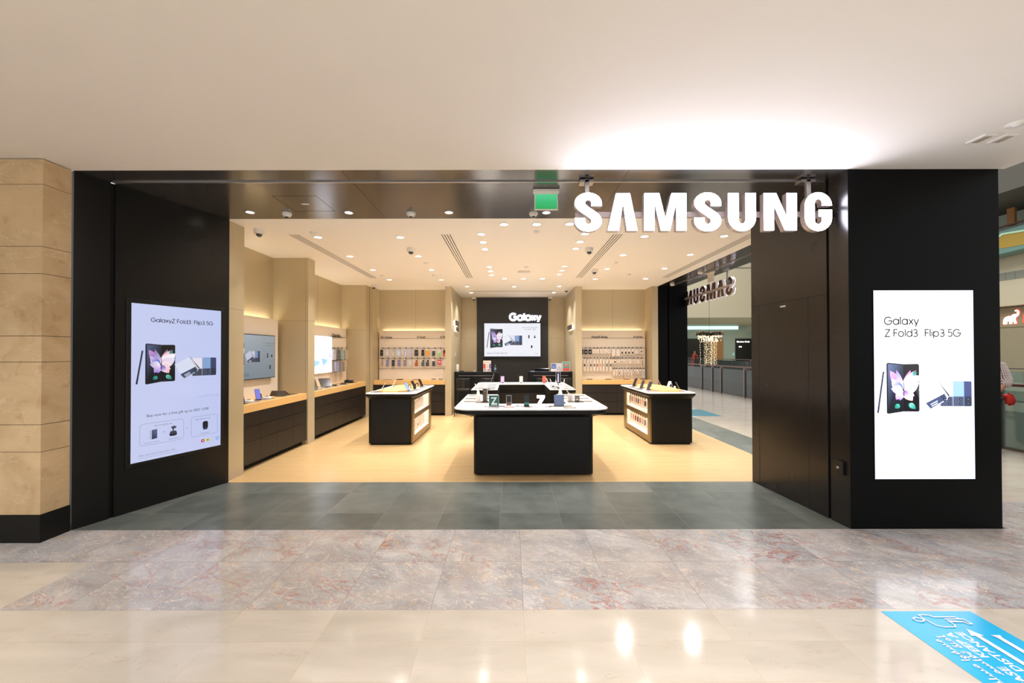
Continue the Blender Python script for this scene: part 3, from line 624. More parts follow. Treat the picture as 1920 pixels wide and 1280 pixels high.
n = N+1; vs = [p for q in rings for p in q]; mb.add(vs, [(k*n+i, k*n+i+1, (k+1)*n+i+1, (k+1)*n+i) for k in range(4) for i in range(N)], smooth=True)
for s in (1, -1): mb.tube([(s*.19, 0, 1.4), (s*.32, -.02, 1.14), (s*.33, -.06, .9)], [.08, .07, .08])
o = mb.build('red_coat', mat('red_coat', (150, 52, 40), .8, noise=.1), r); sm = o.modifiers.new('t', 'SOLIDIFY'); sm.thickness = .02
limb_mesh('hair', [(0, .02, 1.66), (0, .03, 1.76)], [(0, 1)], [.1, .08], HAIR, r, 1)

# ================================================================== SHOPFRONT THINGS
def sign_letters():
    H = []
    def S():
        cl = [(.587, .66), (.587, .735)]+arc(.363, .735, .224, .19, 0, 180, 10)[1:]
        for k in range(1, 10): u = k/10; b = [(.139, .735), (.139, .56), (.587, .45), (.587, .27)]; cl.append(tuple((1-u)**3*b[0][i]+3*(1-u)**2*u*b[1][i]+3*(1-u)*u*u*b[2][i]+u**3*b[3][i] for i in (0, 1)))
        cl += arc(.363, .265, .224, .19, 0, -180, 10)+[(.139, .34)]
        L = []; R = []
        for i, p in enumerate(cl):
            a = cl[max(i-1, 0)]; b = cl[min(i+1, len(cl)-1)]; d = Vector((b[0]-a[0], b[1]-a[1])).normalized(); nx, ny = -d.y, d.x
            L.append((p[0]+nx*.14, p[1]+ny*.098)); R.append((p[0]-nx*.14, p[1]-ny*.098))
        return [[L[i], L[i+1], R[i+1], R[i]] for i in range(len(cl)-1)]
    A_ = [[(0, 0), (.23, 1), (.6, 1), (.8, 0), (.52, 0), (.412, .76), (.30, 0)]]
    M_ = [[(0, 0), (0, 1), (.40, 1), (.565, .32), (.73, 1), (1.127, 1), (1.127, 0), (.86, 0), (.86, .78), (.685, 0), (.445, 0), (.27, .78), (.27, 0)]]
    N_ = [[(0, 0), (0, 1), (.33, 1), (.61, .36), (.61, 1), (.88, 1), (.88, 0), (.56, 0), (.27, .66), (.27, 0)]]
    U_ = [[(0, 1)]+[(.28, 1)][::-1][:0]+arc(.372, .34, .372, .36, 180, 360, 12)+[(.744, 1), (.464, 1)]+arc(.372, .30, .092, .12, 0, -180, 8)+[(.28, 1)]]
    G_ = [[(.727, .66), (.46, .66)]+arc(.363, .72, .097, .12, 0, 180, 8)+arc(.363, .28, .097, .12, 180, 360, 8)+[(.46, .37), (.375, .37), (.375, .55), (.727, .55)]+arc(.363, .34, .364, .36, 0, -180, 12)+arc(.363, .66, .364, .36, 180, 0, 12)[:-1]]
    return [(S(), 0), (A_, .88), (M_, 1.863), (S(), 3.197), (U_, 4.107), (N_, 5.064), (G_, 6.158)]
def poly_area(p): return sum(p[i][0]*p[(i+1) % len(p)][1]-p[(i+1) % len(p)][0]*p[i][1] for i in range(len(p)))
r = thing('shop_sign', 'lit white block-letter sign hanging over the front opening', 'sign', (.622, 3.86, 2.838))
K = .363
for polys, off in sign_letters():
    mb = MB(); mb.M = RX
    for p in polys:
        p = p if poly_area(p) > 0 else p[::-1]; q = [((x+off)*K, y*K) for x, y in p]
        mb.prism(q, -.062, 0, 1)                                   # return, steps back from the face
        mb.add([(x, y, .001) for x, y in q], [tuple(range(len(q)))], 0); mb.add([(x, y, -.0625) for x, y in q], [tuple(reversed(range(len(q))))], 2)
    mb.build('letter', [M['lit'], M['signret'], M['signback']], r)
mb = MB(); mb.box(.02, .063, .155, 2.50, .095, .205); mb.build('backing_bar', M['signret'], r)
for x in (.135, 2.33):
    mb = MB(); mb.box(x-.022, .07, .18, x+.022, .10, .535); mb.box(x-.07, .07, .505, x+.07, .17, .53); mb.build('hanging_post', M['steel'], r, .002)
dup(r, (4.64, 8.22, 2.86), pi/2, 'block-letter sign seen from behind, hanging over the side opening')

def frame_rect(mb, x0, y0, x1, y1, w, z0, z1, m=0):
    mb.box(x0-w, y0-w, z0, x1+w, y0, z1, m); mb.box(x0-w, y1, z0, x1+w, y1+w, z1, m); mb.box(x0-w, y0, z0, x0, y1, z1, m); mb.box(x1, y0, z0, x1+w, y1, z1, m)
# portrait screen on the splayed wall
r = thing('advertising_screen', 'tall screen in black frame on the splayed black wall, with a free gift offer', 'screen'); r.matrix_world = WL @ Matrix.Translation((.44, .503, 0))
mb = MB(); frame_rect(mb, 0, 0, .913, 1.68, .042, .001, .012); mb.build('frame', M['bplastic'], r, .003)
p = Pic(); p.l = .005
p.poly([(0, 0), (.913, 0), (.913, 1.68), (0, 1.68)], [(206, 212, 246), (200, 208, 248), (196, 206, 248), (204, 212, 248)])
ink = (30, 32, 50)
cx = p.geo(.175, 1.495, 'GalaxyZ Fold3', .042, ink, .15); p.line([(cx+.008, 1.49), (cx+.008, 1.545)], .002, (150, 155, 190)); p.geo(cx+.03, 1.495, 'Flip3 5G', .042, ink, .15)
fold_picture(p, .125, .82, 1.0, (222, 228, 250)) if False else None
fold_picture(p, .135, .825, 1.03, (222, 228, 250))
for k in range(3): p.rect(.6+.04*k, .625+.012*k, .875, .6265+.012*k, (150, 154, 190))
p.text(.12, .47, 'Buy now for a free gift up to AED 1,038', .0385, ink)
p.outline(.06, .17, .475, .40, .03, .0025, (120, 124, 160)); p.outline(.555, .17, .85, .40, .03, .0025, (120, 124, 160))
p.text(.19, .36, 'Buy Z Fold3 5G, Get', .02, (80, 84, 120)); p.text(.60, .36, 'Buy Z Flip3 5G, Get', .02, (80, 84, 120)); p.text(.5, .28, 'or', .022, (90, 94, 130))
p.poly([(.165, .225), (.215, .23), (.215, .33), (.165, .325)], [(40, 44, 70), (60, 70, 104), (96, 106, 146), (80, 90, 124)]); p.rect(.15, .225, .156, .325, (150, 156, 190)); p.text(.27, .275, '+', .03, ink)
p.rr(.33, .225, .405, .265, .018, (38, 38, 52)); p.rr(.335, .25, .4, .28, .012, (60, 62, 80)); p.poly(arc(.372, .32, .026, .016, 20, 360, 14), (70, 70, 90)); p.line([(.366, .31), (.366, .28)], .012, (40, 40, 54))
p.rr(.675, .245, .735, .335, .02, (34, 34, 50)); p.rr(.68, .235, .73, .26, .01, (60, 60, 84))
p.text(.09, .19, 'Flip Cover with Pen', .018, (110, 114, 150)); p.text(.32, .19, 'Galaxy Buds Pro', .018, (110, 114, 150)); p.text(.65, .19, 'Galaxy Buds2', .018, (110, 114, 150))
for k, cc in enumerate([(206, 44, 70), (206, 214, 60), (206, 196, 226), (110, 180, 236)]): p.circ(.675+k*.055, .105, .02, cc); p.circ(.675+k*.055, .105, .007, (240, 240, 250) if k != 1 else (80, 80, 40))
p.text(.04, .065, 'Offer valid until 30 September 2021', .024, (130, 134, 170)); p.rect(.04, .045, .42, .0475, (140, 144, 176))
p.build('picture', M['screen'], r)
# backlit poster on the column
r = thing('lightbox_poster', 'glowing white frameless poster on the front of the broad black column', 'poster', (3.405, 3.742, .468)); r.rotation_euler = (pi/2, 0, 0)
mb = MB(); mb.box(0, 0, -.02, .935, 1.765, .004); mb.build('light_box', M['bplastic'], r)
p = Pic(); p.l = .005
b0 = (214, 222, 255); w0 = (255, 255, 255)
xs = [0, .045, .89, .935]; ys = [0, .05, 1.70, 1.765]; z = p.up()
for i in range(3):
    for j in range(3):
        f = lambda a, b: RGB(b0) if a in (0, 3) or b in (0, 3) else RGB(w0)
        p.add([(xs[i], ys[j], z), (xs[i+1], ys[j], z), (xs[i+1], ys[j+1], z), (xs[i], ys[j+1], z)], [(0, 1, 2, 3)], 0, [f(i, j), f(i+1, j), f(i+1, j+1), f(i, j+1)])
p.geo(.10, 1.445, 'Galaxy', .07, (10, 10, 16), .155)
cx = p.geo(.105, 1.332, 'Z Fold3', .066, (10, 10, 16), .155); p.geo(cx+.06, 1.332, 'Flip3 5G', .066, (10, 10, 16), .155)
p.d = .0004; fold_picture(p, .125, .617, 1.12, (250, 250, 255))
for k in range(3): p.rect(.5+.06*((k*2) % 3), .045+.017*k, .885, .048+.017*k, (150, 155, 180))
p.build('picture', M['bright'], r)

# call point on the passage wall, door closer tag
r = thing('call_point', 'small square black plate with a metal button on the black column side', 'switch', (3.168, 3.845, .545))
mb = MB(); mb.box(-.022, -.05, -.065, 0, .05, .065); mb.build('plate', M['bplastic'], r, .003)
mb = MB(); mb.M = Matrix.Rotation(-pi/2, 4, 'Y'); mb.lathe([(.014, .02), (.014, .03), (.006, .034)], 14); mb.build('button', M['steel'], r)
r = thing('door_tag', 'tiny white tag on the flush black door in the column', 'tag', (3.122, 4.57, 2.18)); mb = MB(); mb.box(-.004, -.04, -.008, .02, .04, .008); mb.build('plate', M['plastic'], r)

# soffit things
r0 = None
def downlight(x, y, rad_, label, group, ring=M['plastic']):
    r = thing('downlight', label, 'downlight', (x, y, C), 0, group)
    mb = MB(); mb.loft([[(q*cos(2*pi*k/24), q*sin(2*pi*k/24), z) for k in range(24)] for q, z in ((rad_*1.25, 0), (rad_*1.22, -.007), (rad_, -.008), (rad_*.97, -.002))], smooth=True, cap=(False, False)); mb.build('trim_ring', ring, r)
    mb = MB(); mb.lathe([(rad_*.98, -.001), (rad_*.98, -.004)], 24, smooth=False); mb.build('diffuser', M['litwarm'], r)
    return r
ORD = ['first', 'second', 'third', 'fourth', 'fifth', 'sixth', 'seventh', 'eighth', 'ninth', 'tenth', 'eleventh', 'twelfth', 'thirteenth', 'fourteenth', 'fifteenth', 'sixteenth']
dl = downlight(*SOFFIT_DL[0], .045, 'round downlight in the black soffit, first from the splayed wall', 'downlights in the black soffit', M['steel'])
for i, (x, y) in enumerate(SOFFIT_DL[1:]): dup(dl, (x, y, C), 0, 'round downlight in the black soffit, %s from the splayed wall' % ORD[i+1])
names = []
for i in range(4): names.append('shop ceiling downlight, %s from the front in the row beside the counters' % ORD[i])
for i in range(4): names.append('shop ceiling downlight, %s from the front over the counter side island' % ORD[i])
for i in range(4): names.append('shop ceiling downlight, %s from the front over the walkway side island' % ORD[i])
for i in range(4): names.append('shop ceiling downlight, %s from the front along the side opening' % ORD[i])
for s in ('on the splayed wall side', 'on the walkway side'):
    for i in range(6): names.append('small table downlight, %s from the front %s' % (ORD[i], s))
for s in ('nearest the black soffit', 'farthest back'):
    for i in range(3): names.append('small downlight, %s from the counters in the row %s' % (ORD[i], s))
for i in range(3): names.append('downlight before the rear alcove, %s from the counter side' % ORD[i])
for i in range(2): names.append('downlight inside the rear alcove, over the %s bar desk' % ('counter side' if i == 0 else 'walkway side'))
dl2 = None
for (x, y), nm in zip(SHOP_DL, names):
    if dl2 is None: dl2 = downlight(x, y, .055, nm, 'downlights in the shop ceiling')
    else: dup(dl2, (x, y, C), 0, nm)
def dome_cam(label, x, y, s=1, group='dome cameras', small=False):
    r = thing('dome_camera', label, 'camera', (x, y, C), 0, group)
    mb = MB()
    if small: mb.lathe([(.055, 0), (.055, -.02), (.035, -.045), (.02, -.05)][::-1], 20)
    else: mb.lathe([(.02, -.066), (.058, -.064), (.066, -.05), (.068, 0)], 22)
    mb.build('housing', M['plastic'], r)
    mb = MB(); R = .026 if small else .042; z0 = -.044 if small else -.062
    mb.lathe([(R*cos(a), z0-R*sin(a)) for a in (1.5, 1.2, .8, .4, 0)], 18); mb.build('lens_dome', M['dome'], r)
    return r
c0 = dome_cam('small white dome camera in the black soffit by the splayed wall', -2.76, 4.9, small=True, group='dome cameras in the soffit')
dup(c0, (-1.23, 4.9, C), 0, 'small white dome camera in the middle of the black soffit'); dup(c0, (.28, 4.9, C), 0, 'small white dome camera in the black soffit behind the exit sign')
for k, (y, s) in enumerate([(6.6, 'nearest the black column'), (8.6, 'next to the side exit sign'), (10.1, 'farthest back')]): dup(c0, (4.1, y, C), 0, 'small white dome camera in the side opening soffit, %s' % s)
c1 = dome_cam('dome camera on the shop ceiling near the top of the first beige pier', -3.52, 5.56, group='dome cameras on the shop ceiling')
for x, y, s in [(-1.65, 6.57, 'beside the slot vent over the counter side island'), (1.3, 6.59, 'by the slot vent below the sign'), (1.74, 8.28, 'farther back past the slot vent'), (-3.5, 10.16, 'by the last beige pier of the long counters'),
                (-1.16, 12.44, 'in the alcove corner on the cup side'), (1.23, 12.44, 'in the alcove corner on the leaflet side'), (1.5, 10.78, 'at the alcove entrance')]:
    dup(c1, (x, y, C), 0, 'dome camera on the ceiling %s' % s)
def exit_sign(label, x, y, rz):
    r = thing('exit_sign', label, 'exit sign', (x, y, C), rz)
    mb = MB(); mb.box(-.14, -.03, -.045, .14, .03, -.0, 0); mb.build('housing', M['plastic'], r, .012)
    mb = MB(); mb.box(-.125, -.008, -.22, .125, .008, -.045); mb.build('panel_edge', M['plastic'], r)
    p = Pic(.001); p.M = Matrix.Translation((-.115, -.0085, -.21)) @ RX; p.poly([(0, 0), (.23, 0), (.23, .155), (0, .155)], [(0, 172, 86), (0, 172, 86), (90, 214, 150), (90, 214, 150)])
    p.build('green_face', M['screen'], r); return r
exit_sign('green exit sign hanging from the front black soffit', .375, 4.2, 0)
r = exit_sign('green and white exit sign hanging in the side opening', 4.3, 8.55, pi/2)
p = Pic(.001); p.M = Matrix.Translation((0, -.011, -.21)) @ RX; p.rect(-.005, 0, .115, .155, (235, 245, 240)); p.rect(.02, .03, .09, .05, (60, 120, 90)); p.poly([(-.09, .09), (-.03, .09), (-.06, .03)], (235, 245, 240)); p.rect(-.07, .09, -.05, .135, (235, 245, 240)); p.build('arrow', M['screen'], r)
r = thing('access_panel', 'flush square access panel with a white catch in the black soffit', 'panel', (-2.38, 4.6, C))
mb = MB(); frame_rect(mb, -.24, -.235, .24, .235, .003, -.0012, 0); mb.build('reveal', M['groove'], r)
mb = MB(); mb.box(-.04, -.012, -.004, .04, .012, 0); mb.build('catch', M['plastic'], r)
for nm, x, w in [('long slot vent in the shop ceiling over the side counters', -3.17, .2), ('long slot vent in the ceiling between counter side island and table', -.95, .2), ('long slot vent in the ceiling behind the sign', 1.57, .2), ('long fine slot vent beside the side opening', 3.56, .2)]:
    r = thing('slot_vent', nm, 'vent', (x, 7.5, C), 0, 'slot vents in the shop ceiling')
    mb = MB(); mb.box(-w/2, -1.72, -.0015, w/2, 1.72, 0); mb.build('plate', M['shopceil'], r)
    mb = MB()
    for k in range(4): mb.box(-.066+k*.04, -1.70, -.0025, -.054+k*.04, 1.70, -.001)
    mb.build('slots', M['groove'], r)
r = thing('slot_vent', 'narrow cross slot in the ceiling above the alcove', 'vent', (.05, 11.2, C)); mb = MB(); mb.box(-1.2, -.015, -.002, 1.2, .015, 0); mb.build('slot', M['groove'], r)
det = None
for nm, x, y in [('ceiling detector near the first side counter downlight', -2.83, 5.69), ('ceiling detector behind the dome camera over the counter side island', -1.63, 7.62), ('ceiling detector before the last pier of the long counters', -2.87, 8.87),
                 ('ceiling detector below the sign letters', 2.0, 7.62), ('ceiling detector far back between the walkway side downlights', 2.6, 8.76), ('ceiling detector behind the first three small downlights', .37, 5.66), ('ceiling detector over the middle of the table', .31, 8.0)]:
    if det is None:
        det = tag(thing('ceiling_detector', nm, 'detector', (x, y, C), 0, 'small ceiling detectors')); mb = MB(); mb.lathe([(.012, -.03), (.03, -.026), (.045, -.012), (.048, 0)], 18); mb.build('body', M['plastic'], det)
    else: dup(det, (x, y, C), 0, nm)
r = thing('emergency_light', 'white bar shaped emergency light in the middle of the shop ceiling', 'light', (.28, 8.44, C)); mb = MB(); mb.box(-.13, -.03, -.04, .13, .03, 0); mb.build('body', M['plastic'], r, .01)
r = thing('wifi_router', 'round flat white disc on the ceiling behind the counter side island', 'router', (-1.65, 8.86, C)); mb = MB(); mb.lathe([(.02, -.03), (.09, -.028), (.1, -.01), (.1, 0)], 24); mb.build('body', M['shopceil'], r)
# mall ceiling fittings
for nm, x in [('twin vent box on the mall ceiling, the one nearer the sign', 3.80), ('twin vent box on the mall ceiling, the one nearer the atrium', 3.97)]:
    r = thing('ceiling_hatch', nm, 'vent', (x, 3.2, C), 0, 'twin vent boxes on the mall ceiling'); mb = MB(); mb.box(-.05, -.07, -.012, .05, .07, 0); mb.build('body', M['plastic'], r, .002)
    mb = MB(); mb.box(-.03, -.05, -.0135, .03, .05, -.011); mb.build('louvre', M['beigebase'], r)
r = thing('ceiling_speaker', 'round white fitting on the mall ceiling near the atrium edge', 'detector', (3.83, 3.0, C)); mb = MB(); mb.lathe([(.01, -.02), (.022, -.018), (.025, -.008), (.06, -.006), (.065, 0)], 24); mb.build('body', M['plastic'], r)
md = None  # bodies for the added corridor lamps, out of view
for i, (x, y) in enumerate(MALL_FILL_DL):
    if md is None: md = downlight(x, y, .06, 'added unseen downlight in the mall ceiling over the walkway', 'added unseen downlights in the mall ceiling')
    else: dup(md, (x, y, C), 0, 'added unseen downlight in the mall ceiling over the walkway, %s from the marble pier' % ORD[i])

# floor sticker
r = thing('floor_sticker', 'blue distance-keeping sticker on the cream floor', 'sticker', (2.64, 1.7, 0)); r.location = (2.93, 1.55, .0008)
p = Pic(.0004); p.M = Matrix(((0, -1, 0, 0), (1, 0, 0, 0), (0, 0, 1, 0), (0, 0, 0, 1)))   # x' runs away from camera, y' runs to -X
sb = (20, 166, 216); sw = (222, 222, 226)
p.rect(-.55, 0, 1.01, .57, sb)
p.text(.815, .337, 'KEEP A', .062, sw, 'RIGHT', .0015); p.text(.82, .268, 'DISTANCE', .062, sw, 'RIGHT', .0015)
p.text(.56, .337, 'PLEASE', .062, sw, 'RIGHT', .0015); p.text(.49, .268, 'SAFE', .062, sw, 'RIGHT', .0015)
try:
    p.text(.79, .405, '\ufee3\ufeb4\ufe8e\ufed3\ufe94 \ufe93\ufee8\ufee3\ufe82'[::1], .064, sw, 'RIGHT', .0012)
    p.text(.76, .47, '\ufe8e\u064b\ufed4\ufee0\ufeb4\ufee3 \ufe8d\ufeee\ufed4\ufeb4\ufee3', .064, sw, 'RIGHT', .0012)
except Exception as ex: print('arabic', ex)
p.poly([(.845, .213), (.785, .25), (.785, .228), (-.3, .228), (-.3, .198), (.785, .198), (.785, .176)], sw)
p.poly([(.77, .12), (.77, .09), (-.3, .09), (-.3, .12)], sw); p.poly([(.768, .12), (.79, .132), (.79, .078), (.768, .09)], sw)
hl = [(.875, .245), (.86, .262), (.86, .33), (.875, .36), (.935, .375), (.97, .37), (.968, .31), (.95, .295), (.95, .165), (.93, .155), (.93, .135), (.885, .13), (.885, .15), (.905, .16), (.905, .245), (.875, .245)]
p.line(hl, .008, sw); p.line([(.93, .155), (.93, .25)], .007, sw); p.line([(.905, .16), (.915, .25)], .006, sw)
q = arc(.925, .415, .018, .028, 0, 360, 16); p.line(q, .008, sw)
p.build('sticker_face', M['printg'], r)
r = thing('floor_sticker', 'distant blue sticker on the cream floor beyond the side opening', 'sticker', (5.0, 10.9, .0008)); mb = MB(); mb.box(-.3, -.6, 0, .45, .6, .001); mb.build('sticker_face', mat('sticker_blue', (30, 120, 140), .3, noise=.05), r)

# ================================================================== INSIDE THE SHOP
# --- side counters, one drawer unit per bay of fronts, continuous worktop
def counter_bay(label, x, y0, y1, cols, depth=.60):
    """front at x, running in y from y0 to y1, wall side toward -x"""
    L = y1-y0; r = thing('drawer_cabinet', label, 'cabinet', (x, (y0+y1)/2, 0)); h = L/2-.003
    mb = MB(); mb.box(-depth, -h, .08, -.02, h, .812); mb.build('carcass', M['groove'], r)
    mb = MB(); mb.box(-depth, -h, 0, -.09, h, .08); mb.build('toe_kick', M['groove'], r)
    w = 2*h/cols
    for k in range(cols):
        for nm, z0, z1 in (('door', .085, .397), ('drawer', .403, .604), ('drawer', .61, .808)):
            mb = MB(); mb.box(-.02, -h+k*w+.0015, z0, 0, -h+(k+1)*w-.0015, z1); mb.build(nm, M['cabinet'], r)
    return r
counter_bay('low charcoal drawer cabinet under the nearer side counter with the wall television', -3.70, 5.46, 7.23, 4)
counter_bay('low charcoal drawer cabinet under the farther side counter with the lightbox', -3.70, 7.47, 10.16, 6)
def worktop(label, *b):
    r = thing('worktop', label, 'counter top', (b[0], b[1], b[2])); mb = MB(); mb.box(0, 0, 0, b[3]-b[0], b[4]-b[1], b[5]-b[2]); mb.build('oak_slab', M['oak'], r, .003); return r
worktop('pale oak worktop of the nearer side counter, between two beige piers', -4.315, 5.463, .812, -3.70, 7.227, .925)
worktop('pale oak worktop of the farther side counter, below the lightbox', -4.315, 7.473, .812, -3.70, 10.157, .925)
def back_counter(label, x0, x1, cols, front=10.47):
    r = thing('drawer_cabinet', label, 'cabinet', ((x0+x1)/2, front, 0)); h = (x1-x0)/2; w = 2*h/cols
    mb = MB(); mb.box(-h, .02, .06, h, .49, .812); mb.build('carcass', M['groove'], r)
    mb = MB(); mb.box(-h, .06, 0, h, .49, .06); mb.build('toe_kick', M['groove'], r)
    for k in range(cols):
        for z0, z1 in ((.065, .36), (.366, .585), (.591, .808)):
            mb = MB(); mb.box(-h+k*w+.0015, 0, z0, -h+(k+1)*w-.0015, .02, z1); mb.build('drawer', M['cabinet'], r)
back_counter('charcoal drawer cabinet below the colourful phone case wall', -3.60, -1.725, 2)
back_counter('charcoal drawer cabinet below the watch and earbud wall', 1.865, 3.695, 2)
worktop('pale oak worktop below the colourful phone case wall', -3.61, 10.45, .812, -1.725, 10.96, .925)
worktop('pale oak worktop below the watch and earbud wall', 1.865, 10.45, .812, 3.695, 10.96, .925)
# --- white wall panels
def wpanel(label, loc, L, along, z0=.925, z1=2.25, lines=()):
    r = thing('pegboard', label, 'wall panel', (loc[0], loc[1], z0)); mb = MB(); h = z1-z0
    if along == 'y': mb.box(-.03, 0, 0, 0, L, h, 0)
    else: mb.box(0, 0, 0, L, .03, h, 0)
    mb.build('white_board', M['white'], r)
    mb = MB()
    if along == 'y': mb.box(-.10, .1, h*.5, -.03, L-.1, h*.6)
    else: mb.box(.1, .03, h*.5, L-.1, .08, h*.6)
    mb.build('wall_bracket', M['steel'], r)
    mb = MB()
    for a, b, z in lines:
        z -= z0
        if along == 'y': mb.box(-.001, a, z-.004, .0015, b, z+.004)
        else: mb.box(a, -.0015, z-.004, b, .001, z+.004)
    if lines: mb.build('dark_line', M['bplastic'], r)  # thin dark strips across the board
    return r
wpanel('plain white wall panel behind the television', (-4.19, 5.47), 1.69, 'y')
wpanel('white wall panel carrying the lightbox and hanging cases', (-4.19, 7.48), 2.66, 'y', lines=[(1.74, 2.64, 2.04), (1.74, 2.64, 1.47), (1.74, 2.64, 1.2)])
pl = wpanel('white back wall panel with two rows of colourful phone cases', (-3.60, 10.88), 1.87, 'x', lines=[(0, 1.87, 2.04), (0, 1.87, 1.775), (0, 1.87, 1.495), (0, 1.87, 1.215)])
wall_text(pl, 'S21 Series', .075, (.05, -.004, 1.122), RX, M['bplastic'], bold=.0015, align='LEFT')
wall_text(pl, 'Z Fold3', .075, (1.03, -.004, 1.122), RX, M['bplastic'], bold=.0015, align='LEFT')
wall_text(pl, 'Z Flip', .075, (1.67, -.004, 1.122), RX, M['bplastic'], bold=.0015, align='LEFT')
pr = wpanel('white back wall panel crowded with boxed watch straps and earbuds', (1.87, 10.88), 1.79, 'x', lines=[(0, 1.79, 2.04), (0, 1.79, 1.775), (0, 1.79, 1.495), (.87, 1.79, 1.215)])
wall_text(pr, 'Note20 Series', .075, (.33, -.004, 1.122), RX, M['bplastic'], bold=.0015, align='LEFT')
wall_text(pr, 'A Series', .075, (1.47, -.004, 1.122), RX, M['bplastic'], bold=.0015, align='LEFT')
r = thing('lettering', 'black raised lettering at the end of the lightbox wall panel', 'lettering', (-4.185, 9.28, 2.035))
RYL = Matrix(((0, 0, 1, 0), (1, 0, 0, 0), (0, 1, 0, 0), (0, 0, 0, 1)))   # text runs along +y, faces +x
vs, fs = text_geo('Wearables', .105, 'LEFT', .003); mb = MB(); mb.M = RYL; mb.add([(x, y, .02) for x, y, _ in vs], fs); mb.build('letters', M['bplastic'], r)
mb = MB(); mb.box(0, 0, -.012, .02, .60, -.004); mb.build('base_rail', M['bplastic'], r)

# --- television on the first panel, lightbox on the second
r = thing('television', 'wide television on the white side wall showing phones on grey blue', 'television', (-4.12, 5.68, 1.23))
mb = MB(); mb.box(-.035, 0, 0, 0, 1.28, .725); mb.build('casing', M['bplastic'], r, .003)
mb = MB(); mb.box(-.068, .4, .2, -.036, .9, .5); mb.build('wall_mount', M['steel'], r)
p = Pic(.0005); p.M = RYL; p.l = .001; p.poly([(.012, .012), (1.268, .012), (1.268, .713), (.012, .713)], [(150, 166, 176), (140, 156, 166), (176, 186, 194), (196, 206, 214)])
fold_picture(p, .25, .23, .85, (200, 206, 214)); p.text(1.09, .58, 'Buy now for a free gift', .026, (80, 88, 96), 'CENTER'); p.text(1.09, .54, 'up to AED 1,038', .026, (80, 88, 96), 'CENTER')
p.rect(1.0, .34, 1.03, .42, (40, 44, 54)); p.circ(1.13, .375, .022, (40, 44, 54)); p.rr(1.065, .1+.05, 1.105, .22, .01, (40, 44, 54))
p.outline(.94, .3, 1.2, .47, .01, .002, (150, 158, 166)); p.outline(1.0, .11, 1.17, .25, .01, .002, (150, 158, 166)); p.geo(.05, .06, 'Z Fold3 | Flip3 5G', .045, (90, 100, 110)); p.build('picture', M['dim'], r)
r = thing('lightbox', 'glowing white lightbox with a pale blue tablet picture on the side wall', 'lightbox', (-4.185, 7.72, 1.2))
mb = MB(); mb.box(0, 0, 0, .03, 1.53, .83); mb.build('frame', M['plastic'], r)
p = Pic(.0005); p.M = RYL @ Matrix.Translation((0, 0, .031)); p.rect(.01, .01, 1.52, .82, (246, 248, 255))
p.poly([(.45, .32), (.95, .27), (.9, .2), (.58, .12)], (130, 165, 230)); p.poly([(1.0, .34), (1.32, .3), (1.22, .22), (1.1, .16)], (120, 158, 226)); p.line([(1.12, .36), (1.3, .58)], .016, (150, 160, 200)); p.poly([(1.38, .35), (1.46, .35), (1.42, .5)], (130, 140, 170)); p.line([(1.0, .37), (1.35, .34)], .008, (200, 205, 220))
p.build('picture', M['bright'], r)
# pegs and cases beside the lightbox
def hang_case(label, loc, rz, w, h, col, group, card=None, t=.012, mark=None, name='phone_case', cat='phone case'):
    r = thing(name, label, cat, loc, rz, group)
    mb = MB(); mb.box(-w/2, -t/2, -h, w/2, t/2, -.022, 0, RGB(col)); mb.build('package', M['printg'], r)
    mb = MB(); mb.prism([(-.018, -.022), (.018, -.022), (.012, .008), (-.012, .008)], -.0015, .0015, 0, RGB(card or col))
    for i, v in enumerate(mb.v): mb.v[i] = (v[0], v[2], v[1])
    mb.build('hang_tab', M['print'], r)
    if mark:
        mb = MB()
        for (a, b, c, d, q) in mark: mb.box(a*w, -t/2-.0012, b*h-h, c*w, -t/2, d*h-h, 0, RGB(q))
        mb.build('printed_front', M['print'], r)
    return r
def pegs(label, loc, rz, xs, reach, group, rail=None):
    r = thing('peg_rail', label, 'rail', loc, rz, group)
    mb = MB(); mb.box(min(xs)-.04, -.012, -.006, max(xs)+.04, -.001, .006); mb.build('rail', M['bplastic'] if rail else M['plastic'], r)
    for x in xs:
        mb = MB(); mb.tube([(x, -.008, 0), (x, -reach, .004), (x, -reach-.004, .014)], .003, 6); mb.box(x-.014, -reach-.012, -.004, x+.014, -reach-.006, .026); mb.build('peg', M['bplastic'], r)
    return r
pegs('short black peg rail above the hanging cases beside the lightbox', (-4.175, 9.52, 1.76), pi/2, [-.36, -.14, .08, .30], .1, 'peg rails beside the lightbox', 1)
pegs('short lower black peg rail beside the lightbox', (-4.175, 9.56, 1.48), pi/2, [-.26, -.04, .2], .1, 'peg rails beside the lightbox', 1)
for i, (y, z, c, s) in enumerate([(9.05, 1.745, (186, 184, 190), 'pale silver'), (9.27, 1.745, (90, 78, 68), 'dark brown'), (9.49, 1.745, (140, 166, 164), 'grey green'), (9.71, 1.745, (184, 168, 150), 'beige')]):
    hang_case('%s boxed tablet cover hanging beside the lightbox' % s, (-4.06+.0, y+.1, z), pi/2, .15, .26, c, 'covers hanging beside the lightbox', t=.03, mark=[(-.12, .45, .12, .47, (230, 230, 230)), (-.12, .12, .1, .14, (230, 230, 230))], name='tablet_cover', cat='cover')
for y, c, s in [(9.30, (150, 152, 186), 'lilac'), (9.52, (140, 132, 136), 'mid grey'), (9.76, (178, 160, 140), 'tan')]:
    hang_case('%s boxed tablet cover on the lower peg beside the lightbox' % s, (-4.06, y, 1.465), pi/2, .17, .25, c, 'covers hanging beside the lightbox', t=.03, mark=[(-.12, .45, .14, .47, (235, 235, 240)), (-.12, .12, .12, .14, (235, 235, 240))], name='tablet_cover', cat='cover')
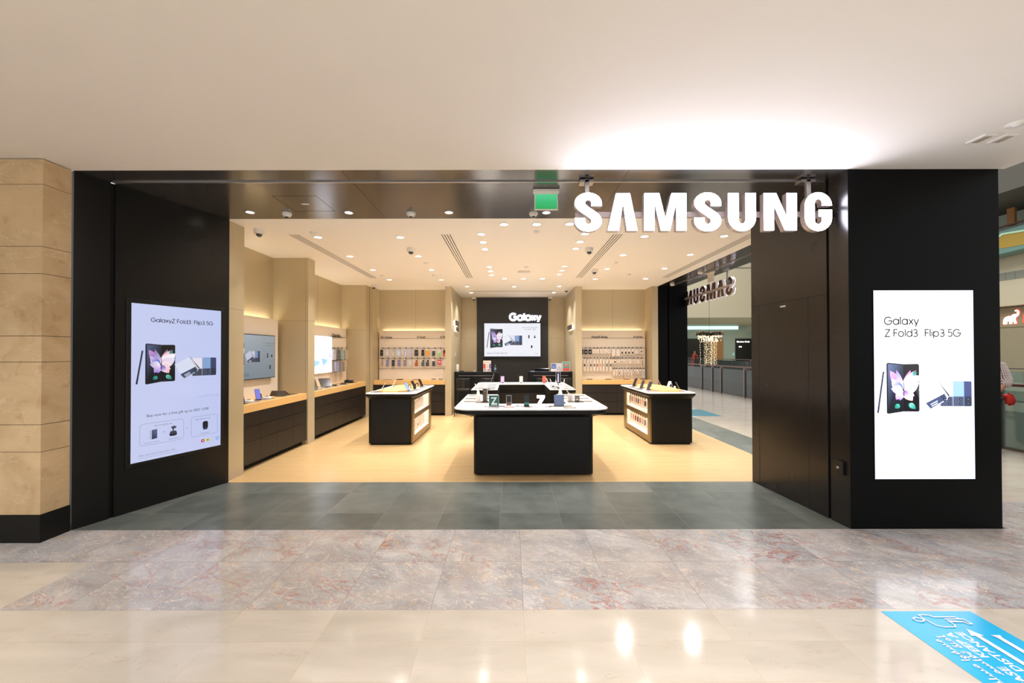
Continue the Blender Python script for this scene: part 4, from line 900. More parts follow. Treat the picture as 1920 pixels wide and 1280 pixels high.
# --- phone cases, rear wall by the counters
K1 = [(40, 38, 36), (206, 210, 226), (200, 194, 188), (196, 208, 240), (216, 216, 240), (176, 174, 214), (52, 48, 50), (38, 40, 42), (232, 162, 52), (36, 42, 44), (150, 220, 130), (206, 50, 48)]
N1 = ['black', 'silver white', 'pale grey', 'icy blue', 'white and blue', 'lilac', 'wide dark', 'narrow black', 'orange', 'charcoal with white header', 'light green', 'black and red']
K2 = [(206, 182, 164), (134, 124, 164), (44, 44, 42), (134, 116, 158), (134, 126, 124), (206, 204, 206), (176, 92, 46), (70, 76, 76), (62, 66, 66), (52, 52, 54), (216, 54, 50), (226, 216, 212)]
N2 = ['beige card with thin dark strip', 'purple', 'matt black', 'mauve', 'taupe', 'very pale grey', 'copper brown', 'slate', 'dark slate', 'small black', 'bright red', 'white with dark strap']
XS = [-3.505+.1566*k for k in range(12)]; XS[7] += .02; XS[8] -= .01; XS[11] -= .015
pegs('upper row of black pegs on the colourful phone case wall', (0, 10.878, 1.765), 0, [x+.03 for x in XS], .07, 'peg rows on the phone case wall', None)
pegs('lower row of black pegs on the colourful phone case wall', (0, 10.878, 1.487), 0, [x+.03 for x in XS], .07, 'peg rows on the phone case wall', None)
for row, (KK, NN, z) in enumerate(((K1, N1, 1.752), (K2, N2, 1.475))):
    for i in range(12):
        x = XS[i]; tall = .19 if (row, i) != (1, 10) else .15; w = .078 if (row, i) not in ((1, 10), (0, 6)) else .1
        mk = [(-.35, .5, .35, .56, tuple(min(255, v+70) for v in KK[i])), (-.2, .2, .2, .26, tuple(min(255, v+50) for v in KK[i]))]
        card = (226, 216, 206)
        if (row, i) == (0, 10): mk = [(-.5, .45, .5, .88, (222, 214, 208))]
        if (row, i) == (0, 11): mk = [(-.5, .45, .5, .8, (24, 24, 26)), (-.3, .15, .3, .2, (240, 220, 220))]
        if (row, i) == (0, 9) or (row, i) == (1, 9): mk += [(-.5, .72, .5, .89, (232, 226, 220))]
        if (row, i) == (0, 8): mk = [(-.5, .8, .5, .89, (236, 228, 216))]
        if (row, i) == (1, 0): mk = [(.12, .1, .3, .85, (90, 30, 26))]
        if (row, i) == (1, 10): mk = [(-.3, .42, .3, .6, (250, 236, 232)), (-.3, .2, .3, .26, (250, 200, 200))]
        if (row, i) == (0, 4): mk = [(-.3, .1, .1, .85, (150, 170, 230)), (-.1, .3, .4, .5, (245, 245, 255))]
        if (row, i) in ((1, 7), (1, 8), (1, 6)): mk += [(-.45, .6, -.2, .85, (220, 216, 212))]
        hang_case('%s phone case, %s pegs of the rear case wall' % (NN[i], 'upper' if row == 0 else 'lower'), (x, 10.80, z), rad(random.uniform(-6, 6)), w, tall, KK[i], 'phone cases on the rear wall', card, mark=mk)
# --- boxes, rear wall by the walkway
XA = [1.895, 1.975, 2.075, 2.175, 2.27, 2.37, 2.47, 2.57, 2.68, 2.80, 2.90, 2.99, 3.09, 3.185, 3.29, 3.39]
XA = [1.92, 2.03, 2.145, 2.25, 2.345, 2.45, 2.55, 2.655, 2.78, 2.90, 3.01, 3.11, 3.20, 3.30, 3.41, 3.53]
pegs('top peg row of the watch and earbud wall', (0, 10.878, 1.765), 0, XA, .07, 'peg rows on the earbud wall')
cream = (236, 222, 208)
for i, x in enumerate(XA):
    if i < 3: c, h, w, mk, s = (44, 42, 44), .15, .09, [(-.2, .3, .2, .5, (200, 200, 205))], 'black cable pack'
    elif i < 8: c, h, w, mk, s = cream, .13, .085, [(-.2, .3, -.08, .45, (150, 136, 126)), (.08, .25, .2, .4, (150 if i != 4 else 30, 136 if i != 4 else 26, 126 if i != 4 else 24))], 'small white earbud tips box'
    elif i < 10: c, h, w, mk, s = (242, 230, 216), .2, .1, [(-.4, .05, .4, .8, (238, 224, 208))], 'tall blank cream box'
    elif i < 14: c, h, w, mk, s = cream, .165, .075, [(-.25, .12, .25, .5, (18, 16, 18))], 'white box with a black phone picture'
    else: c, h, w, mk, s = cream, .14, .095, [(-.2, .3, .2, .55, (90, 80, 76) if i == 15 else (226, 200, 190))], 'square white box'
    k = i if i < 3 else i-3 if i < 8 else i-8 if i < 10 else i-10 if i < 14 else i-14
    hang_case('%s, %s of its kind, top pegs of earbud wall' % (s, ORD[k]), (x, 10.80, 1.752), rad(random.uniform(-4, 8)), w, h, c, 'boxes on the top row of the earbud wall', cream, .02, mk, 'accessory_box', 'box')
XB = [1.91, 1.99, 2.075, 2.165, 2.26, 2.345, 2.43, 2.51, 2.60, 2.70]
pegs('middle peg row of the watch and earbud wall', (0, 10.878, 1.487), 0, XB+[2.80, 2.91, 3.02, 3.12, 3.23, 3.33, 3.44, 3.55], .07, 'peg rows on the earbud wall')
SC_ = [((24, 24, 26), 'black'), ((200, 186, 170), 'faint grey'), ((20, 20, 22), 'jet black'), ((60, 76, 72), 'dark green'), ((176, 70, 40), 'rust'), ((216, 140, 126), 'pink'), ((170, 164, 176), 'silver'), ((30, 70, 50), 'deep green'), ((40, 44, 44), 'charcoal')]
for i, x in enumerate(XB[1:]):
    hang_case('tall narrow white box with a %s watch strap picture on the middle pegs' % SC_[i][1], (x, 10.80, 1.475), rad(random.uniform(-4, 6)), .055, .33, cream, 'watch strap boxes', cream, .02, [(-.3, .38, .3, .58, SC_[i][0])], 'strap_box', 'box')
MIDB = [(2.80, .11, .13, [(-.1, .2, .4, .5, (110, 50, 40))], 'flat box with red brown picture'), (2.91, .08, .09, [], 'small blank box'), (3.02, .08, .12, [(-.2, .2, .0, .45, (30, 30, 30)), (.05, .2, .2, .4, (120, 116, 110))], 'box with dark and grey buds'),
        (3.12, .08, .12, [(-.2, .3, .25, .42, (50, 46, 44))], 'box with one dark stripe'), (3.23, .075, .13, [], 'plain pale box'), (3.33, .075, .13, [(-.15, .3, .15, .5, (120, 60, 50))], 'box with small maroon mark'), (3.44, .08, .13, [], 'plain pale box near the pier'), (3.55, .05, .23, [(.1, .1, .35, .8, (60, 20, 26))], 'tall thin box with dark red edge')]
for x, w, h, mk, s in MIDB: hang_case('%s on the middle pegs, earbud wall' % s, (x, 10.80, 1.475), rad(random.uniform(-4, 8)), w, h, cream, 'boxes on the middle row of the earbud wall', cream, .02, mk, 'accessory_box', 'box')
XD = [2.80, 2.865, 2.935, 3.0, 3.09, 3.175, 3.265, 3.345, 3.42, 3.50, 3.59]
pegs('short bottom peg row of the watch and earbud wall', (0, 10.878, 1.207), 0, XD, .07, 'peg rows on the earbud wall')
for i, x in enumerate(XD):
    mk = {2: [(-.15, .15, .15, .6, (30, 28, 30))], 4: [(-.1, .15, .1, .6, (130, 70, 60))], 5: [(-.1, .15, .1, .6, (90, 80, 76))], 7: [(-.2, .2, .2, .5, (110, 90, 80))], 8: [(0, .3, .2, .5, (150, 140, 130))], 9: [(0, .3, .3, .5, (130, 120, 116))], 10: [(.0, .1, .3, .7, (150, 156, 180))]}.get(i, [(-.05, .1, .05, .7, (214, 196, 180))])
    hang_case('slim pale box, %s along the bottom pegs, earbud wall' % ORD[i], (x, 10.80, 1.195), rad(random.uniform(-4, 8)), .05 if i < 7 else .06, .17 if i < 7 else (.13 if i < 10 else .22), cream if i < 10 else (226, 226, 232), 'boxes on the bottom row of the earbud wall', cream, .02, mk, 'accessory_box', 'box')
def flat_item(name, label, cat, loc, w, d, h, col, group=None, rz=0, m='printg', kid='body'):
    r = thing(name, label, cat, loc, rz, group); mb = MB(); mb.prism(rrect(-w/2, -d/2, w/2, d/2, min(w, d)*.12, 3), 0, h, 0, RGB(col)); mb.build(kid, M[m], r); return r
for x, w, h, c, s in [(-3.30, .22, .012, (120, 110, 104), 'thin grey'), (-2.97, .16, .022, (52, 38, 30), 'dark brown'), (-2.54, .18, .014, (96, 56, 46), 'reddish'), (-2.07, .1, .035, (150, 146, 148), 'small grey'), (-1.88, .1, .035, (150, 146, 150), 'grey folded')]:
    flat_item('phone_stand', '%s item lying on the worktop below the phone cases' % s, 'item', (x, 10.66, .925), w, .09, h, c, 'items on the rear worktop by the counters')
for x, w, c, s in [(2.10, .15, (30, 26, 26), 'first black'), (2.60, .16, (36, 22, 20), 'second black'), (3.10, .15, (120, 70, 50), 'brown'), (3.55, .17, (26, 24, 24), 'last black')]:
    flat_item('phone_stand', '%s item lying on the worktop below the earbud boxes' % s, 'item', (x, 10.66, .925), w, .09, .016, c, 'items on the rear worktop by the walkway')

# --- rear alcove
r = thing('television', 'large wide television on the black alcove wall showing a butterfly phone advert', 'television', (-.83, 12.43, 1.53)); r.rotation_euler = (pi/2, 0, 0)
mb = MB(); mb.box(-.045, -.045, -.06, 1.795, 1.075, 0); mb.build('casing', M['bplastic'], r, .004)
p = Pic(.001); p.l = .001; p.rect(0, 0, 1.75, 1.03, (246, 247, 255)); fold_picture(p, .2, .27, 1.42, (235, 238, 252)); p.geo(.08, .08, 'Galaxy Z Fold3 | Flip3 5G', .04, (90, 92, 110), .12)
p.text(1.42, .88, 'Buy now for a free gift', .05, (120, 122, 140), 'CENTER'); p.text(1.42, .82, 'up to AED 1,038', .05, (120, 122, 140), 'CENTER'); p.rr(1.37, .56, 1.41, .66, .008, (30, 30, 44)); p.rr(1.54, .57, 1.6, .61, .015, (24, 24, 32)); p.circ(1.57, .63, .018, (60, 60, 74)); p.rr(1.45, .26, 1.5, .34, .012, (30, 30, 44))
p.text(1.38, .5, '+', .05, (120, 122, 140)); p.rect(.9, .075, 1.3, .082, (200, 200, 214)); p.rect(1.55, .075, 1.68, .085, (150, 152, 170)); p.build('picture', M['screen'], r)
r = thing('wall_sign', 'glowing white lettering above the television on the black alcove wall', 'sign', (-.03, 12.46, 2.66)); r.rotation_euler = (pi/2, 0, 0)
GB = MB(); cx = 0
for ch in 'Galaxy':
    gl, adv = GLYPH[ch]
    if isinstance(gl[0], tuple): gl = [gl]
    mb = MB()
    for st in gl:
        for q in stroke_quads([(cx+a*.205, b*.205) for a, b in st], .031):
            q = [(v.x, v.y) for v in q]; q = q if poly_area(q) > 0 else q[::-1]; mb.prism(q, -.03, 0)
    mb.build('letter', M['lit2'] if 'lit2' in M else M['lit'], r); cx += (adv+.02)*.205
def bar_desk(label, x0, x1, side):
    w = x1-x0; r = thing('bar_desk', label, 'desk', (x0, 10.95, 0))
    mb = MB(); mb.box(-.0 if side < 0 else -.03, -.01, 1.10, w+(.03 if side < 0 else 0), .55, 1.125); mb.build('desk_top', mat('dark_glossy_top', (30, 30, 34), .15, noise=.05), r)
    mb = MB(); mb.box(0, 0, 0, w, .12, 1.10); mb.build('front_panel', M['tblack'], r)
    mb = MB(); mb.box(0, .1, 0, .04, .5, 1.1); mb.box(w-.04, .1, 0, w, .5, 1.1); mb.build('side_panel', M['tblack'], r)
    mb = MB(); frame_rect(mb, .13, .22, w-.13, 1.0, .006, 0, .006); [mb.v.__setitem__(i, (v[0], -v[2], v[1])) for i, v in enumerate(mb.v)]; mb.build('inset_frame', M['tblack'], r)
    mb = MB(); mb.box(.12, -.012, 1.012, w-.12, 0, 1.022); mb.build('light_strip', M['steel'], r)
bar_desk('tall black bar desk holding a cup, a leaflet stand and a water bottle', -1.555, -.35, -1)
bar_desk('tall black bar desk holding a laptop and three leaflet stands', .49, 1.685, 1)
def stool(label, x, y, rz, group='black low-back stools at the bar desks'):
    r = thing('bar_stool', label, 'stool', (x, y, 0), rz, group)
    mb = MB(); n = 10; rows = []
    for j, z in enumerate((.70, .74, .84, .93, .985)):
        rows.append([( (.17+.02*(j > 0))*sin(a), -.17*cos(a)*(1 if j else .9), z) for a in [rad(-72+144*k/n) for k in range(n+1)]])
    m = n+1; mb.add([q for rr in rows for q in rr], [(j*m+i, j*m+i+1, (j+1)*m+i+1, (j+1)*m+i) for j in range(4) for i in range(n)], smooth=True); o = mb.build('backrest', M['seat'], r)
    s = o.modifiers.new('t', 'SOLIDIFY'); s.thickness = .03; s = o.modifiers.new('b', 'BEVEL'); s.width = .008; s.segments = 2
    mb = MB(); pts = rrect(-.18, -.17, .18, .18, .08); ring = lambda k, z: [(a*k, b*k, z) for a, b in pts]
    mb.loft([ring(.9, .66), ring(1, .68), ring(1, .705), ring(.92, .725), ring(.6, .73)], smooth=True); mb.build('seat', M['seat'], r)
    for sx in (-1, 1):
        for sy in (-1, 1): mb = MB(); mb.tube([(sx*.13, sy*.12, .67), (sx*.22, sy*.21, 0)], [.012, .009], 8); mb.build('leg', M['bplastic'], r)
    q = .19; mb = MB(); mb.tube([(-q, -q, .25), (q, -q, .25), (q, q, .25), (-q, q, .25), (-q, -q, .25)], .007, 6); mb.build('foot_ring', M['bplastic'], r)
    return r
s0 = stool('black low-back stool at the cup end of the cup-side bar desk', -1.24, 10.45, 0)
dup(s0, (-.62, 10.5, 0), rad(5), 'black low-back stool below the leaflet stand and bottle'); dup(s0, (.85, 10.5, 0), rad(-4), 'black low-back stool below the laptop'); dup(s0, (1.40, 10.5, 0), rad(6), 'black low-back stool below the three leaflet stands')
for i, c in enumerate(list(s0.children)): pass
# things on the bar desks
r = thing('cup', 'tall white cup at the wall end of the bar desk', 'cup', (-1.49, 11.08, 1.125)); mb = MB(); mb.lathe([(.034, 0), (.042, .02), (.042, .1), (.036, .13), (.036, .19), (.03, .195)], 20); mb.build('body', M['plastic'], r)
flat_item('card_reader', 'flat black device beside the white cup', 'device', (-1.37, 11.1, 1.125), .12, .08, .02, (18, 18, 20)); flat_item('tape_roll', 'tiny pale object in the middle of the bar desk', 'item', (-1.02, 11.1, 1.125), .05, .04, .02, (214, 200, 170))
def leaflet(label, x, w, h, cols, y=11.12):
    r = thing('leaflet_stand', label, 'leaflet stand', (x, y, 1.125)); mb = MB(); mb.box(-w/2, 0, 0, w/2, .012, h); mb.box(-w/2, 0, 0, w/2, .06, .006); mb.build('stand', M['plastic'], r)
    p = Pic(.0008); p.M = Matrix.Translation((-w/2, -.001, 0)) @ RX
    for (a, b, c, d, q) in cols: p.rect(a*w, b*h, c*w, d*h, q)
    p.build('printed_leaflet', M['print'], r)
leaflet('upright leaflet stand with red and blue phone pictures beside the water bottle', -.665, .215, .30, [(0, 0, 1, 1, (236, 214, 200)), (.15, .82, .85, .87, (190, 160, 150)), (.03, .25, .3, .7, (200, 70, 66)), (.42, .35, .66, .6, (214, 190, 170)), (.76, .25, .98, .72, (90, 96, 150)), (.08, .08, .36, .2, (120, 120, 160)), (.55, .08, .95, .2, (130, 130, 176))])
leaflet('blue and white leaflet stand behind the laptop', 1.19, .15, .225, [(0, 0, 1, 1, (226, 224, 226)), (.05, .3, .95, .95, (96, 118, 176)), (.3, .5, .7, .55, (210, 220, 240))])
leaflet('white leaflet stand with grey print between two coloured ones', 1.345, .15, .225, [(0, 0, 1, 1, (216, 210, 214)), (.1, .1, .9, .9, (186, 180, 190)), (.2, .4, .8, .8, (224, 220, 224)), (.3, .5, .7, .6, (120, 116, 130))])
leaflet('green leaflet stand with a red lower third', 1.54, .215, .265, [(0, 0, 1, 1, (226, 222, 216)), (.06, .3, .94, .95, (86, 158, 140)), (.2, .5, .8, .7, (216, 120, 116)), (.06, .03, .94, .33, (222, 92, 80)), (.3, .75, .8, .8, (230, 236, 230))])
r = thing('water_bottle', 'small clear water bottle with a blue label on the bar desk', 'bottle', (-.44, 11.12, 1.125)); mb = MB(); mb.lathe([(.03, 0), (.032, .02), (.032, .1), (.026, .13), (.013, .15), (.013, .165)], 16); mb.build('body', M['bottle'], r)
mb = MB(); mb.lathe([(.0325, .045), (.0325, .095)], 16, 0, RGB(120, 140, 190)); mb.build('label_band', M['print'], r); mb = MB(); mb.lathe([(.014, .165), (.014, .18), (.01, .183)], 12, 0, RGB(120, 130, 180)); mb.build('cap', M['printg'], r)
r = thing('laptop', 'open black laptop lying on the bar desk', 'laptop', (.86, 11.1, 1.125), 0); mb = MB(); mb.box(-.2, -.1, 0, .2, .13, .016, 0, RGB(60, 62, 70)); mb.build('base', M['printg'], r)
mb = MB(); mb.M = Matrix.Translation((0, .13, .016)) @ Matrix.Rotation(rad(55), 4, 'X'); mb.box(-.2, 0, -.006, .2, .012, .09, 0, RGB(14, 14, 16)); mb.build('lid', M['printg'], r)
r = thing('desk_blotter', 'pale blue edged pad under the laptop', 'pad', (.66, 11.06, 1.125)); mb = MB(); mb.box(-.12, -.08, 0, -.0, .1, .004, 0, RGB(130, 140, 176)); mb.build('sheet', M['print'], r)
# halo-lit plaques on alcove side walls
def plaque(label, x, y, z, w, h, s):
    r = thing('wall_plaque', label, 'sign', (x, y, z)); mb = MB(); mb.box(s*.012, -w/2+.006, -h/2+.006, s*.02, w/2-.006, h/2-.006); mb.build('halo_light', M['halo'], r)
    mb = MB(); mb.box(s*.001, -w/2+.03, -h/2+.03, s*.012, w/2-.03, h/2-.03); mb.build('standoff', M['bplastic'], r)
    mb = MB(); mb.box(s*.021, -w/2, -h/2, s*.05, w/2, h/2); mb.build('dark_plate', mat('plaque_metal', (84, 72, 64), .35, .5, noise=.2, nscale=30) if 'plaque_metal' not in bpy.data.materials else bpy.data.materials['plaque_metal'], r, .004)
plaque('upper halo-lit dark plaque on the cup side alcove wall', -1.558, 11.25, 2.47, .62, .14, 1); plaque('lower halo-lit dark plaque on the cup side alcove wall', -1.558, 11.35, 2.31, .5, .12, 1)
plaque('halo-lit dark plaque on the leaflet side alcove wall', 1.688, 11.2, 2.35, .75, .13, -1)
r = thing('light_switch', 'small white switch on the alcove side wall above the cup', 'switch', (-1.558, 11.15, 1.6)); mb = MB(); mb.box(0, -.035, -.06, .01, .035, .06); mb.build('plate', M['plastic'], r)

# ================================================================== DISPLAY TABLES
def u_shape(x0, y0, x1, y1, ix0, ix1, iy, r, opening='back'):
    """outline of a U; opening 'back' (wings run to +y) or 'front'"""
    if opening == 'back':
        o = []
        for (cx, cy, a0) in ((x0, y0, pi), (x1, y0, 1.5*pi)):
            X = cx+r if cx == x0 else cx-r; o += [(X+r*cos(a0+k/8*pi/2), y0+r+r*sin(a0+k/8*pi/2)) for k in range(9)]
        return o+[(x1, y1), (ix1, y1), (ix1, iy), (ix0, iy), (ix0, y1), (x0, y1)]
    q = u_shape(x0, -y1, x1, -y0, ix0, ix1, -iy, r)
    return [(x, -y) for x, y in q][::-1]
def display_table(label, outl_top, outl_body, zt, loc, chamfer=.055, slab=.06, toe=.02):
    r = thing('display_table', label, 'table', loc)
    L = lambda o, z: [(x-loc[0], y-loc[1], z) for x, y in o]
    mb = MB(); mb.loft([L(outl_top, zt-.012), L(outl_top, zt)]); mb.build('white_top', M['top'], r)
    mb = MB(); mb.loft([L(outl_body, zt-slab-chamfer), L(outl_top, zt-slab), L(outl_top, zt-.0125)]); mb.build('black_edge', M['tblack'], r)
    mb = MB(); mb.loft([L(outl_body, toe), L(outl_body, zt-slab-chamfer-.0005)]); mb.build('plinth', M['tblack'], r)
    return r
Z1 = .91
t1 = display_table('long white-topped U-shaped table with black plinth facing the entrance', u_shape(-.77, 5.2, 1.31, 7.1, -.23, .81, 5.8, .24), u_shape(-.51, 5.38, 1.115, 7.0, -.23, .81, 5.79, .07), Z1, (.28, 5.9, 0), .065)
mb = MB(); mb.prism([(x-.28, y-5.9) for x, y in u_shape(-.48, 5.42, 1.06, 6.98, -.25, .83, 5.77, .06)], 0, .02); mb.build('recessed_foot', M['groove'], t1)
t2 = display_table('rear U-shaped white-topped table before the bar desks', u_shape(-.80, 8.0, 1.30, 9.95, -.27, .78, 9.34, .12, 'front'), u_shape(-.6, 8.1, 1.1, 9.8, -.27, .78, 9.35, .06, 'front'), Z1, (.26, 9, 0), .065)
mb = MB(); mb.prism([(x-.26, y-9) for x, y in u_shape(-.57, 8.13, 1.07, 9.77, -.30, .81, 9.38, .06, 'front')], 0, .02); mb.build('recessed_foot', M['groove'], t2)
for k in range(3):
    mb = MB(); mb.box(-.52+k*.347, .325, .1, -.52+k*.347+.34, .3495, .70); mb.build('drawer', M['cabinet'], t2)

def island(label, x0, x1, side):
    """side = +1: shelves face +x"""
    y0, y1 = 7.15, 8.85; r = thing('island_counter', label, 'counter', ((x0+x1)/2, 8.0, 0)); W_ = (x1-x0)/2; zt = .93
    P_ = lambda a, b: (a*side, b)            # local: shelves on +x before mirroring
    def pr(mb, o, z0, z1, m=0): o = [P_(*q) for q in o]; o = o if side > 0 else o[::-1]; mb.prism(o, z0, z1, m)
    top = rrect(-W_-.04, -.93, W_+.08, .87, .10)
    body = rrect(-W_, -.85, W_, .85, .07)
    o2 = lambda o: [P_(*q) for q in o][::side]
    mb = MB(); mb.prism(o2(top), zt-.012, zt); mb.build('white_top', M['top'], r)
    f = lambda o, z: [(x, y, z) for x, y in o2(o)]
    mb = MB(); mb.loft([f(body, zt-.11), f(top, zt-.045), f(top, zt-.0125)]); mb.build('black_edge', M['tblack'], r)
    # body: two end blocks and a back half, open bays toward the shelves
    mb = MB()
    pr(mb, [q for q in rrect(-W_, -.85, W_, -.72, .07, corners=(1, 1, 0, 0))], .03, zt-.1105)
    pr(mb, [q for q in rrect(-W_, .70, W_, .85, .07, corners=(0, 0, 1, 1))], .03, zt-.1105)
    pr(mb, [(-W_, -.719), (0, -.719), (0, .699), (-W_, .699)], .03, zt-.1105); mb.build('plinth', M['tblack'], r)
    mb = MB(); pr(mb, rrect(-W_+.03, -.82, W_-.03, .82, .05), 0, .03); mb.build('recessed_foot', M['groove'], r)
    mb = MB()
    for a, b in ((.03, .135), (.445, .525), (.80, zt-.1105)): pr(mb, [(.0, -.719), (W_+.002, -.719), (W_+.002, .699), (0, .699)], a, b)
    for a, b in ((-.84, -.70), (.66, .84)): pr(mb, [(W_-.02, a), (W_+.004, a+(.02 if a < 0 else 0)), (W_+.004, b-(.02 if b > 0.7 else 0)), (W_-.02, b)], .03, zt-.112)
    mb.build('bronze_frame', M['bronze'], r)
    for z0, z1 in ((.135, .445), (.525, .80)):
        mb = MB(); pr(mb, [(.003, -.70), (.01, -.70), (.01, .66), (.003, .66)], z0, z1); pr(mb, [(.01, -.7195), (W_-.02, -.7195), (W_-.02, -.71), (.01, -.71)], z0, z1)
        pr(mb, [(.01, .69), (W_-.02, .69), (W_-.02, .699), (.01, .699)], z0, z1); pr(mb, [(.01, -.71), (W_-.01, -.71), (W_-.01, .69), (.01, .69)], z0+.0005, z0+.006); mb.build('white_bay', M['shelfwhite'], r)
        mb = MB(); pr(mb, [(W_-.05, -.69), (W_-.03, -.69), (W_-.03, .65), (W_-.05, .65)], z1-.012, z1-.001); mb.build('led_strip', M['litwarm2'], r)
        a = area('shelf_lamp', ((x0+x1)/2+side*(W_-.06), 8.0, z1-.02), .03, 1.3, 2.2, (1, .9, .76), (0, rad(20*side), 0))
    mb = MB(); pr(mb, [(-.17, -.72), (.1, -.72), (.22, -.6), (.22, .55), (.1, .66), (-.17, .66), (-.29, .55), (-.29, -.6)], zt+.0005, zt+.028); mb.build('oak_tray', M['oak'], r, .004)
    return r
M['litwarm2'] = mat('shelf_led', (255, 240, 220), .3, emit=2.5, ecol=(255, 236, 206), noise=.001)
island('counter side island with wooden tray top, white handsets and lit shelves of long cards', -2.57, -1.77, 1)
island('walkway side island with wooden tray top, pink handset and lit shelves of phone cases', 2.50, 3.27, -1)
# packages hanging in the lit bays
def bay_items(xc, side, z, items, where, h):
    for i, (y, c, mk, s) in enumerate(items):
        hang_case('%s in the %s' % (s, where), (xc, y, z), (pi/2 if side > 0 else -pi/2)-rad(33*side), .085, h, c, 'packages in the %s' % where, cream, .012, mk, 'hanging_package', 'package')
for z, items, where, h in [
    (.775, [(7.38, cream, [(-.3, .1, -.1, .9, (26, 22, 22))], 'first white card with a black band'), (7.50, cream, [(-.1, .2, .1, .8, (206, 180, 170))], 'second white card with a faint band'), (7.62, cream, [(-.1, .2, .1, .8, (210, 186, 176))], 'third white card with a faint band'),
            (7.74, cream, [(-.1, .2, .1, .8, (200, 184, 180))], 'fourth white card with a grey band'), (7.88, cream, [(-.35, .1, -.15, .95, (22, 20, 20))], 'fifth card with a bold black band'), (8.05, (240, 230, 220), [(-.1, .3, .1, .6, (220, 200, 190))], 'sixth cream card')], 'upper bay of the counter side island', .2),
    (.425, [(7.40, cream, [(-.2, .4, .2, .5, (190, 160, 150))], 'first pale card'), (7.52, cream, [(-.2, .5, .1, .6, (180, 160, 150))], 'second pale card'), (7.66, cream, [(-.3, .3, .3, .4, (40, 34, 34))], 'third pale card with a dark stripe'),
            (7.80, cream, [(-.2, .3, .2, .6, (196, 176, 170))], 'fourth pale card'), (7.95, (236, 226, 216), [(0, .1, .1, .9, (210, 196, 190))], 'fifth long pale card'), (8.12, (236, 226, 216), [(0, .1, .1, .9, (206, 196, 190))], 'sixth long pale card')], 'lower bay of the counter side island', .22)]:
    bay_items(-1.80, 1, z, items, where, h)
P1 = [((206, 196, 180), 'olive', (150, 140, 110)), (cream, 'brown', (150, 110, 90)), (cream, 'rose', (220, 150, 130)), (cream, 'blue', (90, 120, 140)), (cream, 'dark brown', (80, 50, 36)), (cream, 'peach', (226, 156, 130)), (cream, 'sand', (206, 190, 170)), (cream, 'charcoal', (60, 60, 64))]
P2 = [(cream, 'grey', (176, 170, 160)), (cream, 'coral', (230, 130, 110)), (cream, 'maroon', (130, 50, 44)), (cream, 'black', (50, 50, 46)), (cream, 'terracotta', (180, 96, 76)), (cream, 'pale brown', (190, 160, 140)), (cream, 'slate', (120, 124, 140))]
bay_items(2.53, -1, .775, [(8.42-.13*i, c, [(-.25, .25, .25, .75, q)], 'white pack with a %s case' % s) for i, (c, s, q) in enumerate(P1)], 'upper bay of the walkway side island', .18)
bay_items(2.53, -1, .425, [(8.36-.14*i, c, [(-.25, .25, .25, .75, q)], 'white pack with a %s case' % s) for i, (c, s, q) in enumerate(P2)], 'lower bay of the walkway side island', .2)
for side, x, nm in ((1, -1.80, 'counter side'), (-1, 2.53, 'walkway side')):
    for z, w in ((.79, 'upper'), (.437, 'lower')):
        ys = [7.38, 7.5, 7.62, 7.74, 7.88, 8.05] if side > 0 else [8.42-.13*i for i in range(8)]
        r = thing('peg_rail', 'row of black pegs in the %s bay of the %s island' % (w, nm), 'rail', (x-.34*side, 8.0, z), 0, 'peg rows in the island bays')
        mb = MB(); mb.box(-.006, -.68, -.012, .006, .62, -.002); mb.build('rail', M['steel'], r)
        for y in ys: mb = MB(); mb.tube([(0, y-8, -.006), (side*.345, y-8, -.006)], .003, 6); mb.box(side*.345-.006, y-8-.018, -.018, side*.345+.004, y-8+.018, .004); mb.build('peg', M['bplastic'], r)

# ------------------------------------------------------------------ devices
def spec_plate(label, x, y, z, w, d, col=(140, 128, 112), group='grey information plates', rz=0):
    col = tuple(int(v*.8) for v in col)
    r = thing('information_plate', label, 'plate', (x, y, z), rz, group); mb = MB(); mb.prism(rrect(-w/2, -d/2, w/2, d/2, .006, 2), 0, .004, 0, RGB(col)); mb.build('plate', M['printg'], r)
    p = Pic(.0006); p.l = .0042; lt = tuple(min(255, v+50) for v in col)
    for k in range(3): p.rect(-w/2+.015, d/2-.02-k*.022, w*(.1+.1*((k*2) % 3)), d/2-.014-k*.022, lt)
    if d > .06: p.build('printed_lines', M['print'], r)
    return r
def leaning_phone(label, x, y, z, rz, tilt, w=.075, h=.155, col=(20, 20, 22), screen=(60, 80, 130), back=None, group=None, t=.009, pad=(120, 116, 112), name='smartphone', cat='phone', stand=True):
    """phone leaning on a small stand: faces -y in local space, tilt from vertical"""
    r = thing(name, label, cat, (x, y, z), rz, group)
    if stand:
        mb = MB(); mb.prism(rrect(-.035, -.03, .035, .05, .01, 3), 0, .008, 0, RGB(30, 30, 32)); mb.tube([(0, .03, .006), (0, .02+h*.2*sin(tilt), h*.4*cos(tilt))], .006, 8, 0, RGB(40, 40, 42)); mb.build('stand', M['printg'], r)
    T_ = Matrix.Translation((0, -.01, .012)) @ Matrix.Rotation(-tilt, 4, 'X') @ RX
    mb = MB(); mb.M = T_; mb.prism(rrect(-w/2, 0, w/2, h, .01, 4), -t, 0, 0, RGB(col)); mb.build('body', M['printg'], r, .0015)
    p = Pic(.0006); p.M = T_; p.poly(rrect(-w/2+.004, .005, w/2-.004, h-.005, .007, 3), screen); p.build('front_glass', M['printg'], r)
    if back:
        mb = MB(); mb.M = T_; mb.box(-w*.35, h*.72, -t-.002, -w*.05, h*.93, -t, 0, RGB(back)); mb.build('camera_bump', M['printg'], r)
    return r
